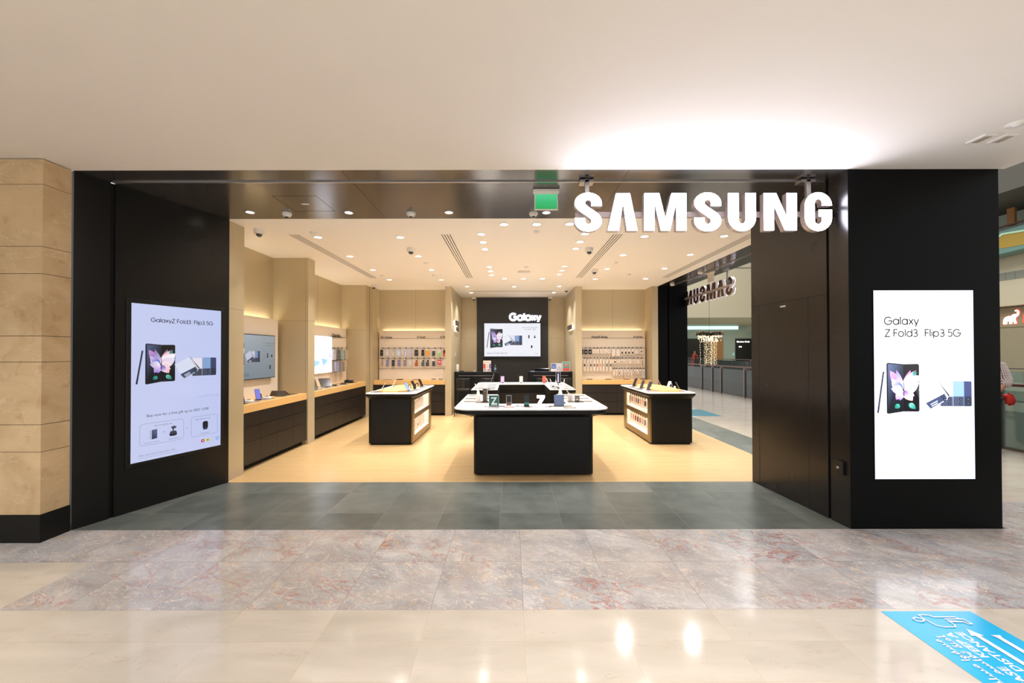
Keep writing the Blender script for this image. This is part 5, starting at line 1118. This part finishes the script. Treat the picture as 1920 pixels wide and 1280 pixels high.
# front table: plates and devices
for i, (x, y) in enumerate([(-.64, 6.86), (-.64, 6.45), (-.62, 6.06)]): spec_plate('long grey plate on the cup-side wing of the entrance table, %s' % ['nearest its end', 'middle of three', 'nearest the entrance'][i], x, y, Z1, .19, .11)
for i, (x, y) in enumerate([(-.36, 6.86), (-.36, 6.45)]): spec_plate('wide grey plate on the inner edge of the cup-side wing, %s' % ['far', 'near'][i], x, y, Z1, .17, .13, (124, 118, 116))
spec_plate('large brown plate under the standing bronze phone', -.42, 5.98, Z1, .22, .2, (110, 96, 84))
for i, (x, y) in enumerate([(1.17, 6.86), (1.16, 6.45), (1.14, 6.06)]): spec_plate('long grey plate on the walkway-side wing of the entrance table, %s' % ['nearest its end', 'middle of three', 'nearest the entrance'][i], x, y, Z1, .19, .11)
for i, (x, y) in enumerate([(.93, 6.86), (.93, 6.45)]): spec_plate('wide grey plate on the inner edge of the walkway-side wing, %s' % ['far', 'near'][i], x, y, Z1, .17, .13, (150, 142, 134))
spec_plate('large grey plate under the small black boxed device', .97, 6.02, Z1, .24, .2, (116, 110, 104))
r = thing('smartphone', 'tall closed bronze folding phone standing on the entrance table', 'phone', (-.385, 6.0, Z1+.005), rad(4)); mb = MB(); mb.box(-.04, -.012, .01, .02, .012, .20, 0, RGB(74, 58, 46)); mb.build('body', M['printg'], r, .004)
mb = MB(); mb.box(.021, -.014, .01, .035, .014, .205, 0, RGB(168, 150, 138)); mb.build('hinge', M['printg'], r, .003); mb = MB(); mb.box(-.045, -.03, 0, .04, .03, .01, 0, RGB(60, 52, 48)); mb.build('base', M['printg'], r)
mb = MB(); mb.M = Matrix.Translation((-.01, -.0135, .16)) @ RX; mb.lathe([(.006, 0), (.006, .001)], 10, 0, RGB(190, 180, 170)); mb.build('camera_bump', M['printg'], r)
r = thing('pen_stand', 'white cone stand holding a slanting white pen', 'stand', (-.50, 6.08, Z1)); mb = MB(); mb.lathe([(.045, 0), (.035, .06), (.022, .14), (.016, .16), (.01, .165)], 18); mb.build('cone', M['plastic'], r)
mb = MB(); mb.tube([(-.005, 0, .15), (-.05, .01, .27)], [.009, .007], 10); mb.build('pen', M['plastic'], r)
def base_plates(x, y, who):
    spec_plate('wide white plate under %s' % who, x+.005, y+.06, Z1, .28, .1, (206, 206, 214), 'white plates along the front edge'); spec_plate('small reddish edged plate in front of %s' % who, x, y-.07, Z1, .15, .07, (196, 178, 172), 'small plates along the front edge')
base_plates(-.235, 5.45, 'the green Z box'); base_plates(-.03, 5.47, 'the open clamshell phone'); base_plates(.21, 5.5, 'the dark clamshell phone'); base_plates(.40, 5.42, 'the glowing Z')
spec_plate('large bronze plate under the blue grey folding tablet', .69, 5.52, Z1, .3, .1, (132, 120, 104)); spec_plate('bronze plate in front of the blue grey folding tablet', .79, 5.36, Z1, .16, .09, (150, 138, 122))
r = thing('display_card', 'dark green square card with a white Z on the entrance table', 'card', (-.235, 5.47, Z1+.005)); mb = MB(); mb.box(-.07, 0, 0, .07, .02, .155, 0, RGB(190, 196, 196)); mb.build('card', M['printg'], r, .002)
p = Pic(.0006); p.M = Matrix.Translation((-.066, -.001, .004)) @ RX; p.rect(0, 0, .132, .147, (30, 92, 84)); zz = [(.028, .122), (.028, .106), (.078, .106), (.026, .028), (.11, .028), (.11, .044), (.058, .044), (.108, .122)]
p.poly(zz, (226, 236, 240)); [p.rect(.03+.018*k, .012, .042+.018*k, .024, (226, 236, 240)) for k in range(5)]; p.build('printed_front', M['print'], r)
def clam(label, x, y, rz, frame, scr, low, group='clamshell phones on the entrance table'):
    r = thing('smartphone', label, 'phone', (x, y, Z1+.005), rz, group)
    mb = MB(); mb.M = Matrix.Translation((0, .01, .012)) @ Matrix.Rotation(rad(-8), 4, 'X') @ RX; mb.prism(rrect(-.037, 0, .037, .14, .008, 3), -.008, 0, 0, RGB(frame)); mb.build('upper_half', M['printg'], r)
    p = Pic(.0006); p.M = mb.M; p.poly(rrect(-.032, .04, .032, .134, .005, 2), scr); p.rect(-.032, .008, .032, .036, low); p.build('front_glass', M['printg'], r)
    mb = MB(); mb.M = Matrix.Rotation(rad(8), 4, 'X'); mb.box(-.037, -.075, .004, .037, .008, .012, 0, RGB(frame)); mb.build('lower_half', M['printg'], r, .002)
    mb = MB(); mb.box(-.03, -.02, 0, .03, .04, .004, 0, RGB(120, 112, 108)); mb.build('foot', M['printg'], r); return r
clam('open clamshell phone with silver frame and black screen on the entrance table', -.03, 5.48, 0, (176, 166, 162), (20, 18, 18), (90, 70, 62))
clam('black clamshell phone with a green lower picture on the entrance table', .215, 5.5, 0, (24, 24, 28), (16, 18, 22), (60, 120, 110))
r = thing('letter_sign', 'glowing white letter Z standing on the entrance table', 'sign', (.405, 5.44, Z1+.0055)); zq = [(-.052, .155), (-.052, .118), (0, .118), (-.052, .028), (-.052, -.0), (.06, -.0), (.06, .034), (-.002, .034), (.056, .125), (.056, .155)]
mb = MB(); mb.M = RX; q = zq if poly_area(zq) > 0 else zq[::-1]; mb.prism(q, -.02, .02); mb.build('glowing_letter', M['lit2'], r) if 'lit2' in M else mb.build('glowing_letter', M['lit'], r)
r = thing('tablet', 'blue grey folding tablet standing upright on the entrance table', 'tablet', (.665, 5.5, Z1+.006), rad(3)); mb = MB(); mb.M = Matrix.Rotation(rad(-5), 4, 'X'); mb.box(-.068, 0, .004, .068, .009, .155, 0, RGB(96, 112, 148)); mb.build('body', M['printg'], r, .002)
mb = MB(); mb.M = Matrix.Rotation(rad(-5), 4, 'X'); mb.box(-.074, -.002, .004, -.069, .011, .158, 0, RGB(60, 70, 100)); mb.build('hinge', M['printg'], r); mb = MB(); mb.box(-.06, -.01, -.0, .06, .06, .004, 0, RGB(90, 90, 96)); mb.build('foot', M['printg'], r)
flat_item('pen_tip', 'tiny grey object between the glowing Z and the tablet', 'item', (.53, 5.42, Z1), .03, .02, .02, (120, 120, 120))
r = thing('device_box', 'small black framed device on the walkway-side wing', 'device', (.99, 5.98, Z1+.005), rad(-4)); mb = MB(); mb.box(-.035, -.02, 0, .035, .02, .088, 0, RGB(46, 42, 44)); mb.build('body', M['printg'], r, .003)
p = Pic(.0006); p.M = Matrix.Translation((-.03, -.021, .008)) @ RX; p.rect(0, 0, .06, .074, (96, 82, 76)); p.rect(.012, .022, .048, .036, (200, 190, 176)); p.build('screen', M['print'], r)
r = thing('device_box', 'white box behind the small black framed device', 'device', (.90, 6.06, Z1+.005)); mb = MB(); mb.box(-.04, -.03, 0, .03, .03, .11, 0, RGB(226, 218, 208)); mb.build('body', M['printg'], r, .003); mb = MB(); mb.box(-.035, -.034, .02, .025, -.03, .09, 0, RGB(206, 196, 186)); mb.build('front_label', M['print'], r)
r = thing('watch_stand', 'white cone stand on the walkway-side wing of the entrance table', 'stand', (.83, 6.72, Z1+.004)); mb = MB(); mb.lathe([(.05, 0), (.036, .04), (.02, .12), (.014, .15), (.006, .155)], 18); mb.build('cone', M['plastic'], r); mb = MB(); mb.lathe([(.07, -.003), (.07, .002)], 24, 0, RGB(24, 24, 26)); mb.build('base_disc', M['printg'], r)
leaning_phone('silver folding phone leaning beside the white cone stand', 1.0, 6.75, Z1+.004, rad(78), rad(35), col=(196, 190, 186), screen=(90, 84, 84), h=.13)
leaning_phone('thin dark stylus phone leaning on the cup-side wing', -.47, 6.95, Z1+.004, rad(-80), rad(40), col=(50, 50, 54), h=.12)
# rear table
for i, (x, y) in enumerate([(-.66, 8.2), (-.66, 8.6), (-.66, 9.05)]): spec_plate('grey plate on the cup-side wing of the rear table, outer column, %s row' % ['nearest', 'middle', 'farthest'][i], x, y, Z1, .17, .13)
for i, (x, y) in enumerate([(-.42, 8.2), (-.42, 8.6), (-.42, 9.05)]): spec_plate('grey plate on the cup-side wing of the rear table, inner column, %s row' % ['nearest', 'middle', 'farthest'][i], x, y, Z1, .18, .15, (112, 106, 102))
for i, (x, y) in enumerate([(1.16, 8.2), (1.16, 8.6), (1.16, 9.05)]): spec_plate('grey plate on the walkway-side wing of the rear table, outer column, %s row' % ['nearest', 'middle', 'farthest'][i], x, y, Z1, .17, .13)
for i, (x, y) in enumerate([(.93, 8.22), (.93, 8.62), (.93, 9.05)]): spec_plate('grey plate on the walkway-side wing of the rear table, inner column, %s row' % ['nearest', 'middle', 'farthest'][i], x, y, Z1, .18, .15, (120, 112, 106))
for x, s in ((-.2, 'purple'), (.27, 'cream'), (.8, 'red')): spec_plate('long thin plate under the %s phone' % s, x, 9.62, Z1, .36 if s != 'red' else .2, .1, (170, 162, 158))
for x, c, b, s in ((-.205, (178, 160, 190), (120, 100, 140), 'purple'), (.245, (224, 214, 196), (170, 160, 140), 'cream'), (.80, (226, 84, 62), (150, 40, 30), 'red')):
    r = thing('smartphone', '%s phone standing upright at the back of the rear table' % s, 'phone', (x, 9.62, Z1+.004), rad(random.uniform(-5, 5)), 'upright phones on the rear table')
    mb = MB(); mb.box(-.042, -.004, .012, .042, .006, .165, 0, RGB(c)); mb.build('body', M['printg'], r, .004); mb = MB(); mb.box(-.03, -.007, .125, -.018, -.004, .15, 0, RGB(b)); mb.build('camera_bump', M['printg'], r)
    mb = MB(); mb.box(-.03, -.03, 0, .03, .03, .012, 0, RGB(60, 56, 56)); mb.build('stand', M['printg'], r)
r = thing('poster_frame', 'tall navy picture frame with a white bar on the rear table', 'frame', (1.00, 8.45, Z1+.004), rad(-3)); mb = MB(); frame_rect(mb, -.045, .09, .045, .32, .008, 0, .012); [mb.v.__setitem__(i, (v[0], -v[2], v[1])) for i, v in enumerate(mb.v)]; mb.build('frame', M['steel'], r)
p = Pic(.0006); p.M = Matrix.Translation((-.045, -.004, .09)) @ RX; p.rect(0, 0, .09, .23, (26, 28, 62)); p.rect(.034, .02, .056, .2, (240, 242, 255)); p.build('picture', M['print'], r); mb = MB(); mb.box(-.01, -.006, 0, .01, .006, .085); mb.box(-.05, -.04, 0, .05, .04, .006); mb.build('foot', M['bplastic'], r)
for i, (x, y, a) in enumerate([(.84, 8.75, 60), (.90, 8.5, 62), (1.17, 8.9, -60), (.98, 8.15, 64)]):
    r = thing('stylus_stand', '%s white stylus leaning in its holder on the walkway-side wing of the rear table' % ['first', 'second', 'third', 'fourth'][i], 'stylus', (x, y, Z1+.004), rad(a)); mb = MB(); mb.tube([(0, 0, .01), (0, .075, .17)] if i < 2 or i == 3 else [(0, 0, .01), (0, .03, .14)], [.007, .009], 10); mb.build('stylus', M['plastic'], r)
    mb = MB(); mb.lathe([(.03, 0), (.03, .012), (.01, .03)], 14, 0, RGB(30, 30, 32) if i % 2 else RGB(220, 214, 206)); mb.build('holder', M['printg'], r)
r = thing('stylus_stand', 'long thin black and silver arm rising from the cup-side wing of the rear table', 'stylus', (-.42, 7.4, Z1)); r.location = (-.45, 8.05, Z1+.004)
mb = MB(); mb.tube([(0, 0, .01), (.05, .02, .16), (.11, .03, .32)], [.005, .005, .007], 8); mb.build('arm', M['steel'], r); mb = MB(); mb.lathe([(.03, 0), (.03, .012), (.008, .02)], 14); mb.build('holder', M['bplastic'], r)

# islands
ZI = .93
IL = [('slanting silver phone at the near counter side corner of the wooden-tray island', -2.44, 7.50, -70, (200, 198, 196), (190, 188, 186), .16), ('white phone leaning on the far counter side edge of the island', -2.42, 8.1, -68, (232, 228, 222), (226, 222, 216), .17),
      ('light blue phone leaning at the near inner corner of the counter side island', -1.95, 7.55, 66, (110, 140, 210), (120, 150, 220), .16), ('black phone leaning in the middle inner row of the counter side island', -1.93, 8.0, 66, (22, 20, 20), (18, 18, 20), .165),
      ('dark phone with pink back at the far inner corner of the counter side island', -1.90, 8.5, 66, (60, 40, 42), (40, 26, 28), .165)]
for s, x, y, a, c, sc, h in IL: leaning_phone(s, x, y, ZI+.002, rad(a), rad(28), col=c, screen=sc, h=h, back=(30, 30, 30), group='phones on the counter side island')
for i, (x, y) in enumerate([(-2.45, 7.40), (-1.95, 7.42)]): spec_plate('grey plate at the %s of the counter side island' % ['near outer corner', 'near inner corner'][i], x, y, ZI, .22, .3, (140, 134, 132), 'plates on the islands')
for i, (y, s) in enumerate([(7.75, 'near'), (8.25, 'middle'), (8.65, 'far')]): spec_plate('white grey plate on the inner edge of the counter side island, %s' % s, -1.84, y, ZI, .14, .3, (176, 172, 170), 'plates on the islands')
def watch(label, x, y, z, rz, col, group):
    r = thing('smartwatch', label, 'watch', (x, y, z), rz, group); mb = MB(); n = 22; R = .036
    mb.tube([(0, -R*cos(a)*.85, .055+R*sin(a)) for a in [2*pi*k/n for k in range(n+1)]], .009, 8, 0, RGB(col)); mb.build('strap', M['printg'], r)
    mb = MB(); mb.M = Matrix.Translation((0, -.036, .06)) @ Matrix.Rotation(rad(80), 4, 'X'); mb.lathe([(.019, 0), (.02, .004), (.02, .009), (.017, .011)], 18, 0, RGB(24, 24, 28)); mb.build('case', M['printg'], r)
    mb = MB(); mb.lathe([(.035, 0), (.035, .008), (.012, .014), (.01, .03)], 16, 0, RGB(206, 200, 196)); mb.build('stand', M['printg'], r); return r
watch('black and white smartwatch behind the light blue phone', -1.99, 7.83, ZI+.002, rad(-40), (60, 52, 48), 'smartwatches on the counter side island'); watch('black smartwatch between the two dark phones', -1.95, 8.27, ZI+.002, rad(-40), (28, 26, 26), 'smartwatches on the counter side island')
r = thing('earbud_case', 'small silver earbud case on the far outer edge of the counter side island', 'earbuds', (-2.42, 8.38, ZI)); mb = MB(); mb.lathe([(.02, 0), (.034, .008), (.034, .02), (.024, .03)], 16, 0, RGB(206, 204, 204)); mb.build('case', M['printg'], r)
r = thing('phone_stand', 'flat black stand at the far outer edge of the counter side island', 'stand', (-2.38, 8.62, ZI)); mb = MB(); mb.box(-.04, -.06, 0, .04, .06, .016); mb.build('base', M['bplastic'], r)
IR = [('dark phone leaning at the far inner corner of the walkway side island', 2.62, 8.50, -68, (54, 44, 42), (40, 34, 34), .17), ('dark grey phone leaning in the middle inner row of the walkway side island', 2.62, 8.02, -68, (84, 82, 88), (60, 60, 66), .16), ('slate phone leaning at the near inner corner of the walkway side island', 2.62, 7.62, -68, (74, 76, 88), (54, 56, 66), .165),
      ('pink phone leaning on the outer edge of the walkway side island', 3.20, 8.52, 66, (206, 150, 142), (196, 140, 134), .17), ('white phone between the pink phone and the watch', 3.26, 8.25, -66, (226, 222, 222), (220, 216, 216), .12), ('beige phone with dark back leaning at the near outer corner of the walkway side island', 3.18, 7.52, 68, (150, 130, 114), (206, 190, 172), .165)]
for s, x, y, a, c, sc, h in IR: leaning_phone(s, x, y, ZI+.002, rad(a), rad(26), col=c, screen=sc, h=h, back=(30, 30, 30), group='phones on the walkway side island')
watch('silver smartwatch behind the dark grey phone on the walkway side island', 2.74, 7.92, ZI+.002, rad(40), (176, 166, 160), 'smartwatches on the walkway side island'); watch('silver smartwatch behind the white phone on the walkway side island', 3.22, 8.0, ZI+.002, rad(-40), (150, 146, 150), 'smartwatches on the walkway side island')
r = thing('earbud_case', 'white upright earbud case beside the beige phone', 'earbuds', (3.17, 7.72, ZI)); mb = MB(); mb.lathe([(.02, 0), (.022, .01), (.02, .06), (.012, .07)], 14); mb.build('case', M['plastic'], r)
for i, (x, y) in enumerate([(2.64, 7.42), (3.1, 7.42)]): spec_plate('grey plate at the %s of the walkway side island' % ['near inner corner', 'near outer corner'][i], x, y, ZI, .24, .2, (190, 184, 180), 'plates on the islands')
for i, (y, s) in enumerate([(7.85, 'near'), (8.3, 'far')]): spec_plate('grey plate on the inner edge of the walkway side island, %s' % s, 2.52, y, ZI, .12, .26, (120, 116, 118), 'plates on the islands')

# side counters
ZC = .925
def cplate(label, y, c, x=-3.86, w=.14, d=.26): spec_plate(label, x, y, ZC, w, d, c, 'plates on the side counters')
for y, c, s in [(5.62, (60, 56, 56), 'dark plate by the first pier'), (5.92, (176, 170, 166), 'grey plate by the dark blue phone'), (6.30, (150, 144, 140), 'grey plate by the violet blue phone'), (6.75, (150, 134, 116), 'bronze plate before the brown folder'), (7.0, (140, 124, 104), 'bronze plate by the second pier')]: cplate('%s on the nearer side counter' % s, y, c)
leaning_phone('dark phone with blue screen leaning on the nearer side counter', -3.86, 5.72, ZC+.004, rad(60), rad(20), col=(14, 16, 22), screen=(36, 70, 160), h=.165)
leaning_phone('violet blue phone leaning in the middle of the nearer side counter', -3.90, 6.16, ZC+.004, rad(60), rad(20), col=(90, 100, 190), screen=(110, 124, 226), h=.165)
for y, s in [(5.98, 'beside the dark phone'), (6.42, 'beside the violet blue phone')]:
    r = thing('charging_pad', 'white charging pad %s' % s, 'charger', (-3.93, y, ZC), 0, 'charging pads'); mb = MB(); mb.lathe([(.07, 0), (.075, .01), (.06, .028), (.03, .03)], 20); mb.build('pad', M['plastic'], r); mb = MB(); mb.lathe([(.025, .03), (.022, .036)], 14); mb.build('ring', M['bplastic'], r)
r = thing('earbud_case', 'open black earbud case near the violet blue phone', 'earbuds', (-4.0, 6.40, ZC)); mb = MB(); mb.lathe([(.02, 0), (.034, .008), (.034, .022), (.02, .028)], 16, 0, RGB(24, 24, 24)); mb.build('case', M['printg'], r); mb = MB(); mb.M = Matrix.Translation((-.03, 0, .05)) @ Matrix.Rotation(rad(75), 4, 'Y'); mb.lathe([(.03, 0), (.034, .01), (.02, .018)], 16, 0, RGB(24, 24, 24)); mb.build('lid', M['printg'], r)
r = thing('tablet_cover', 'brown tent-shaped tablet folder on the nearer side counter', 'cover', (-3.97, 6.83, ZC), rad(4)); mb = MB(); mb.add([(-.11, -.1, 0), (.11, -.1, 0), (.11, .16, 0), (-.11, .16, 0), (-.11, -.03, .085), (.11, -.03, .085)], [(0, 1, 5, 4), (4, 5, 2, 3), (0, 4, 3), (1, 2, 5), (3, 2, 1, 0)], 0, RGB(74, 60, 48)); mb.build('cover', M['printg'], r)
mb = MB(); mb.M = Matrix.Translation((0, 0, 0)); mb.box(-.13, .17, .0, .13, .30, .01, 0, RGB(150, 130, 106)); mb.build('tablet', M['printg'], r)
for y, c, s in [(7.85, (120, 120, 128), 'first dark grey plate'), (8.3, (176, 172, 176), 'second silver plate'), (8.75, (184, 180, 180), 'third silver plate'), (9.2, (176, 172, 170), 'fourth silver plate'), (9.65, (130, 110, 96), 'fifth brown plate')]: cplate('%s on the farther side counter' % s, y, c, w=.2, d=.3)
for y, s, h in [(7.85, 'large dark tablet leaning half hidden behind the second pier', .22), (8.48, 'dark brown tablet leaning below the lightbox', .2)]:
    leaning_phone(s, -3.92, y, ZC+.004, rad(58), rad(32), w=.26, h=h, col=(60, 54, 52), screen=(58, 50, 50), t=.008, name='tablet', cat='tablet', group='tablets on the farther side counter')
for y, s in [(8.72, 'first'), (9.22, 'second')]:
    r = thing('mouse', '%s black wedge accessory on the farther side counter' % s, 'accessory', (-3.88, y, ZC), 0, 'black wedges on the farther side counter'); mb = MB(); mb.loft([[(a, b, 0) for a, b in rrect(-.05, -.07, .05, .07, .02)], [(a*.9, b*.9, .02+.012*(b > 0)) for a, b in rrect(-.05, -.07, .05, .07, .02)]]); mb.build('body', M['bplastic'], r); mb = MB(); mb.box(-.14, -.05, 0, -.06, .08, .012); mb.build('base', M['steel'], r)
r = thing('headset', 'black headset device with silver rim at the far end of the side counter', 'headset', (-3.95, 9.72, ZC)); mb = MB(); mb.loft([[(a, b, 0) for a, b in rrect(-.09, -.1, .09, .1, .05)], [(a, b, .04) for a, b in rrect(-.09, -.1, .09, .1, .05)], [(a*.8, b*.8, .07) for a, b in rrect(-.09, -.1, .09, .1, .05)]]); mb.build('body', M['bplastic'], r)
mb = MB(); mb.tube([(-.08, -.08, .06), (0, -.1, .085), (.08, -.06, .07)], .008, 8); mb.tube([(.08, -.06, .07), (.09, .08, .05)], .007, 8); mb.build('rim', M['steel'], r)
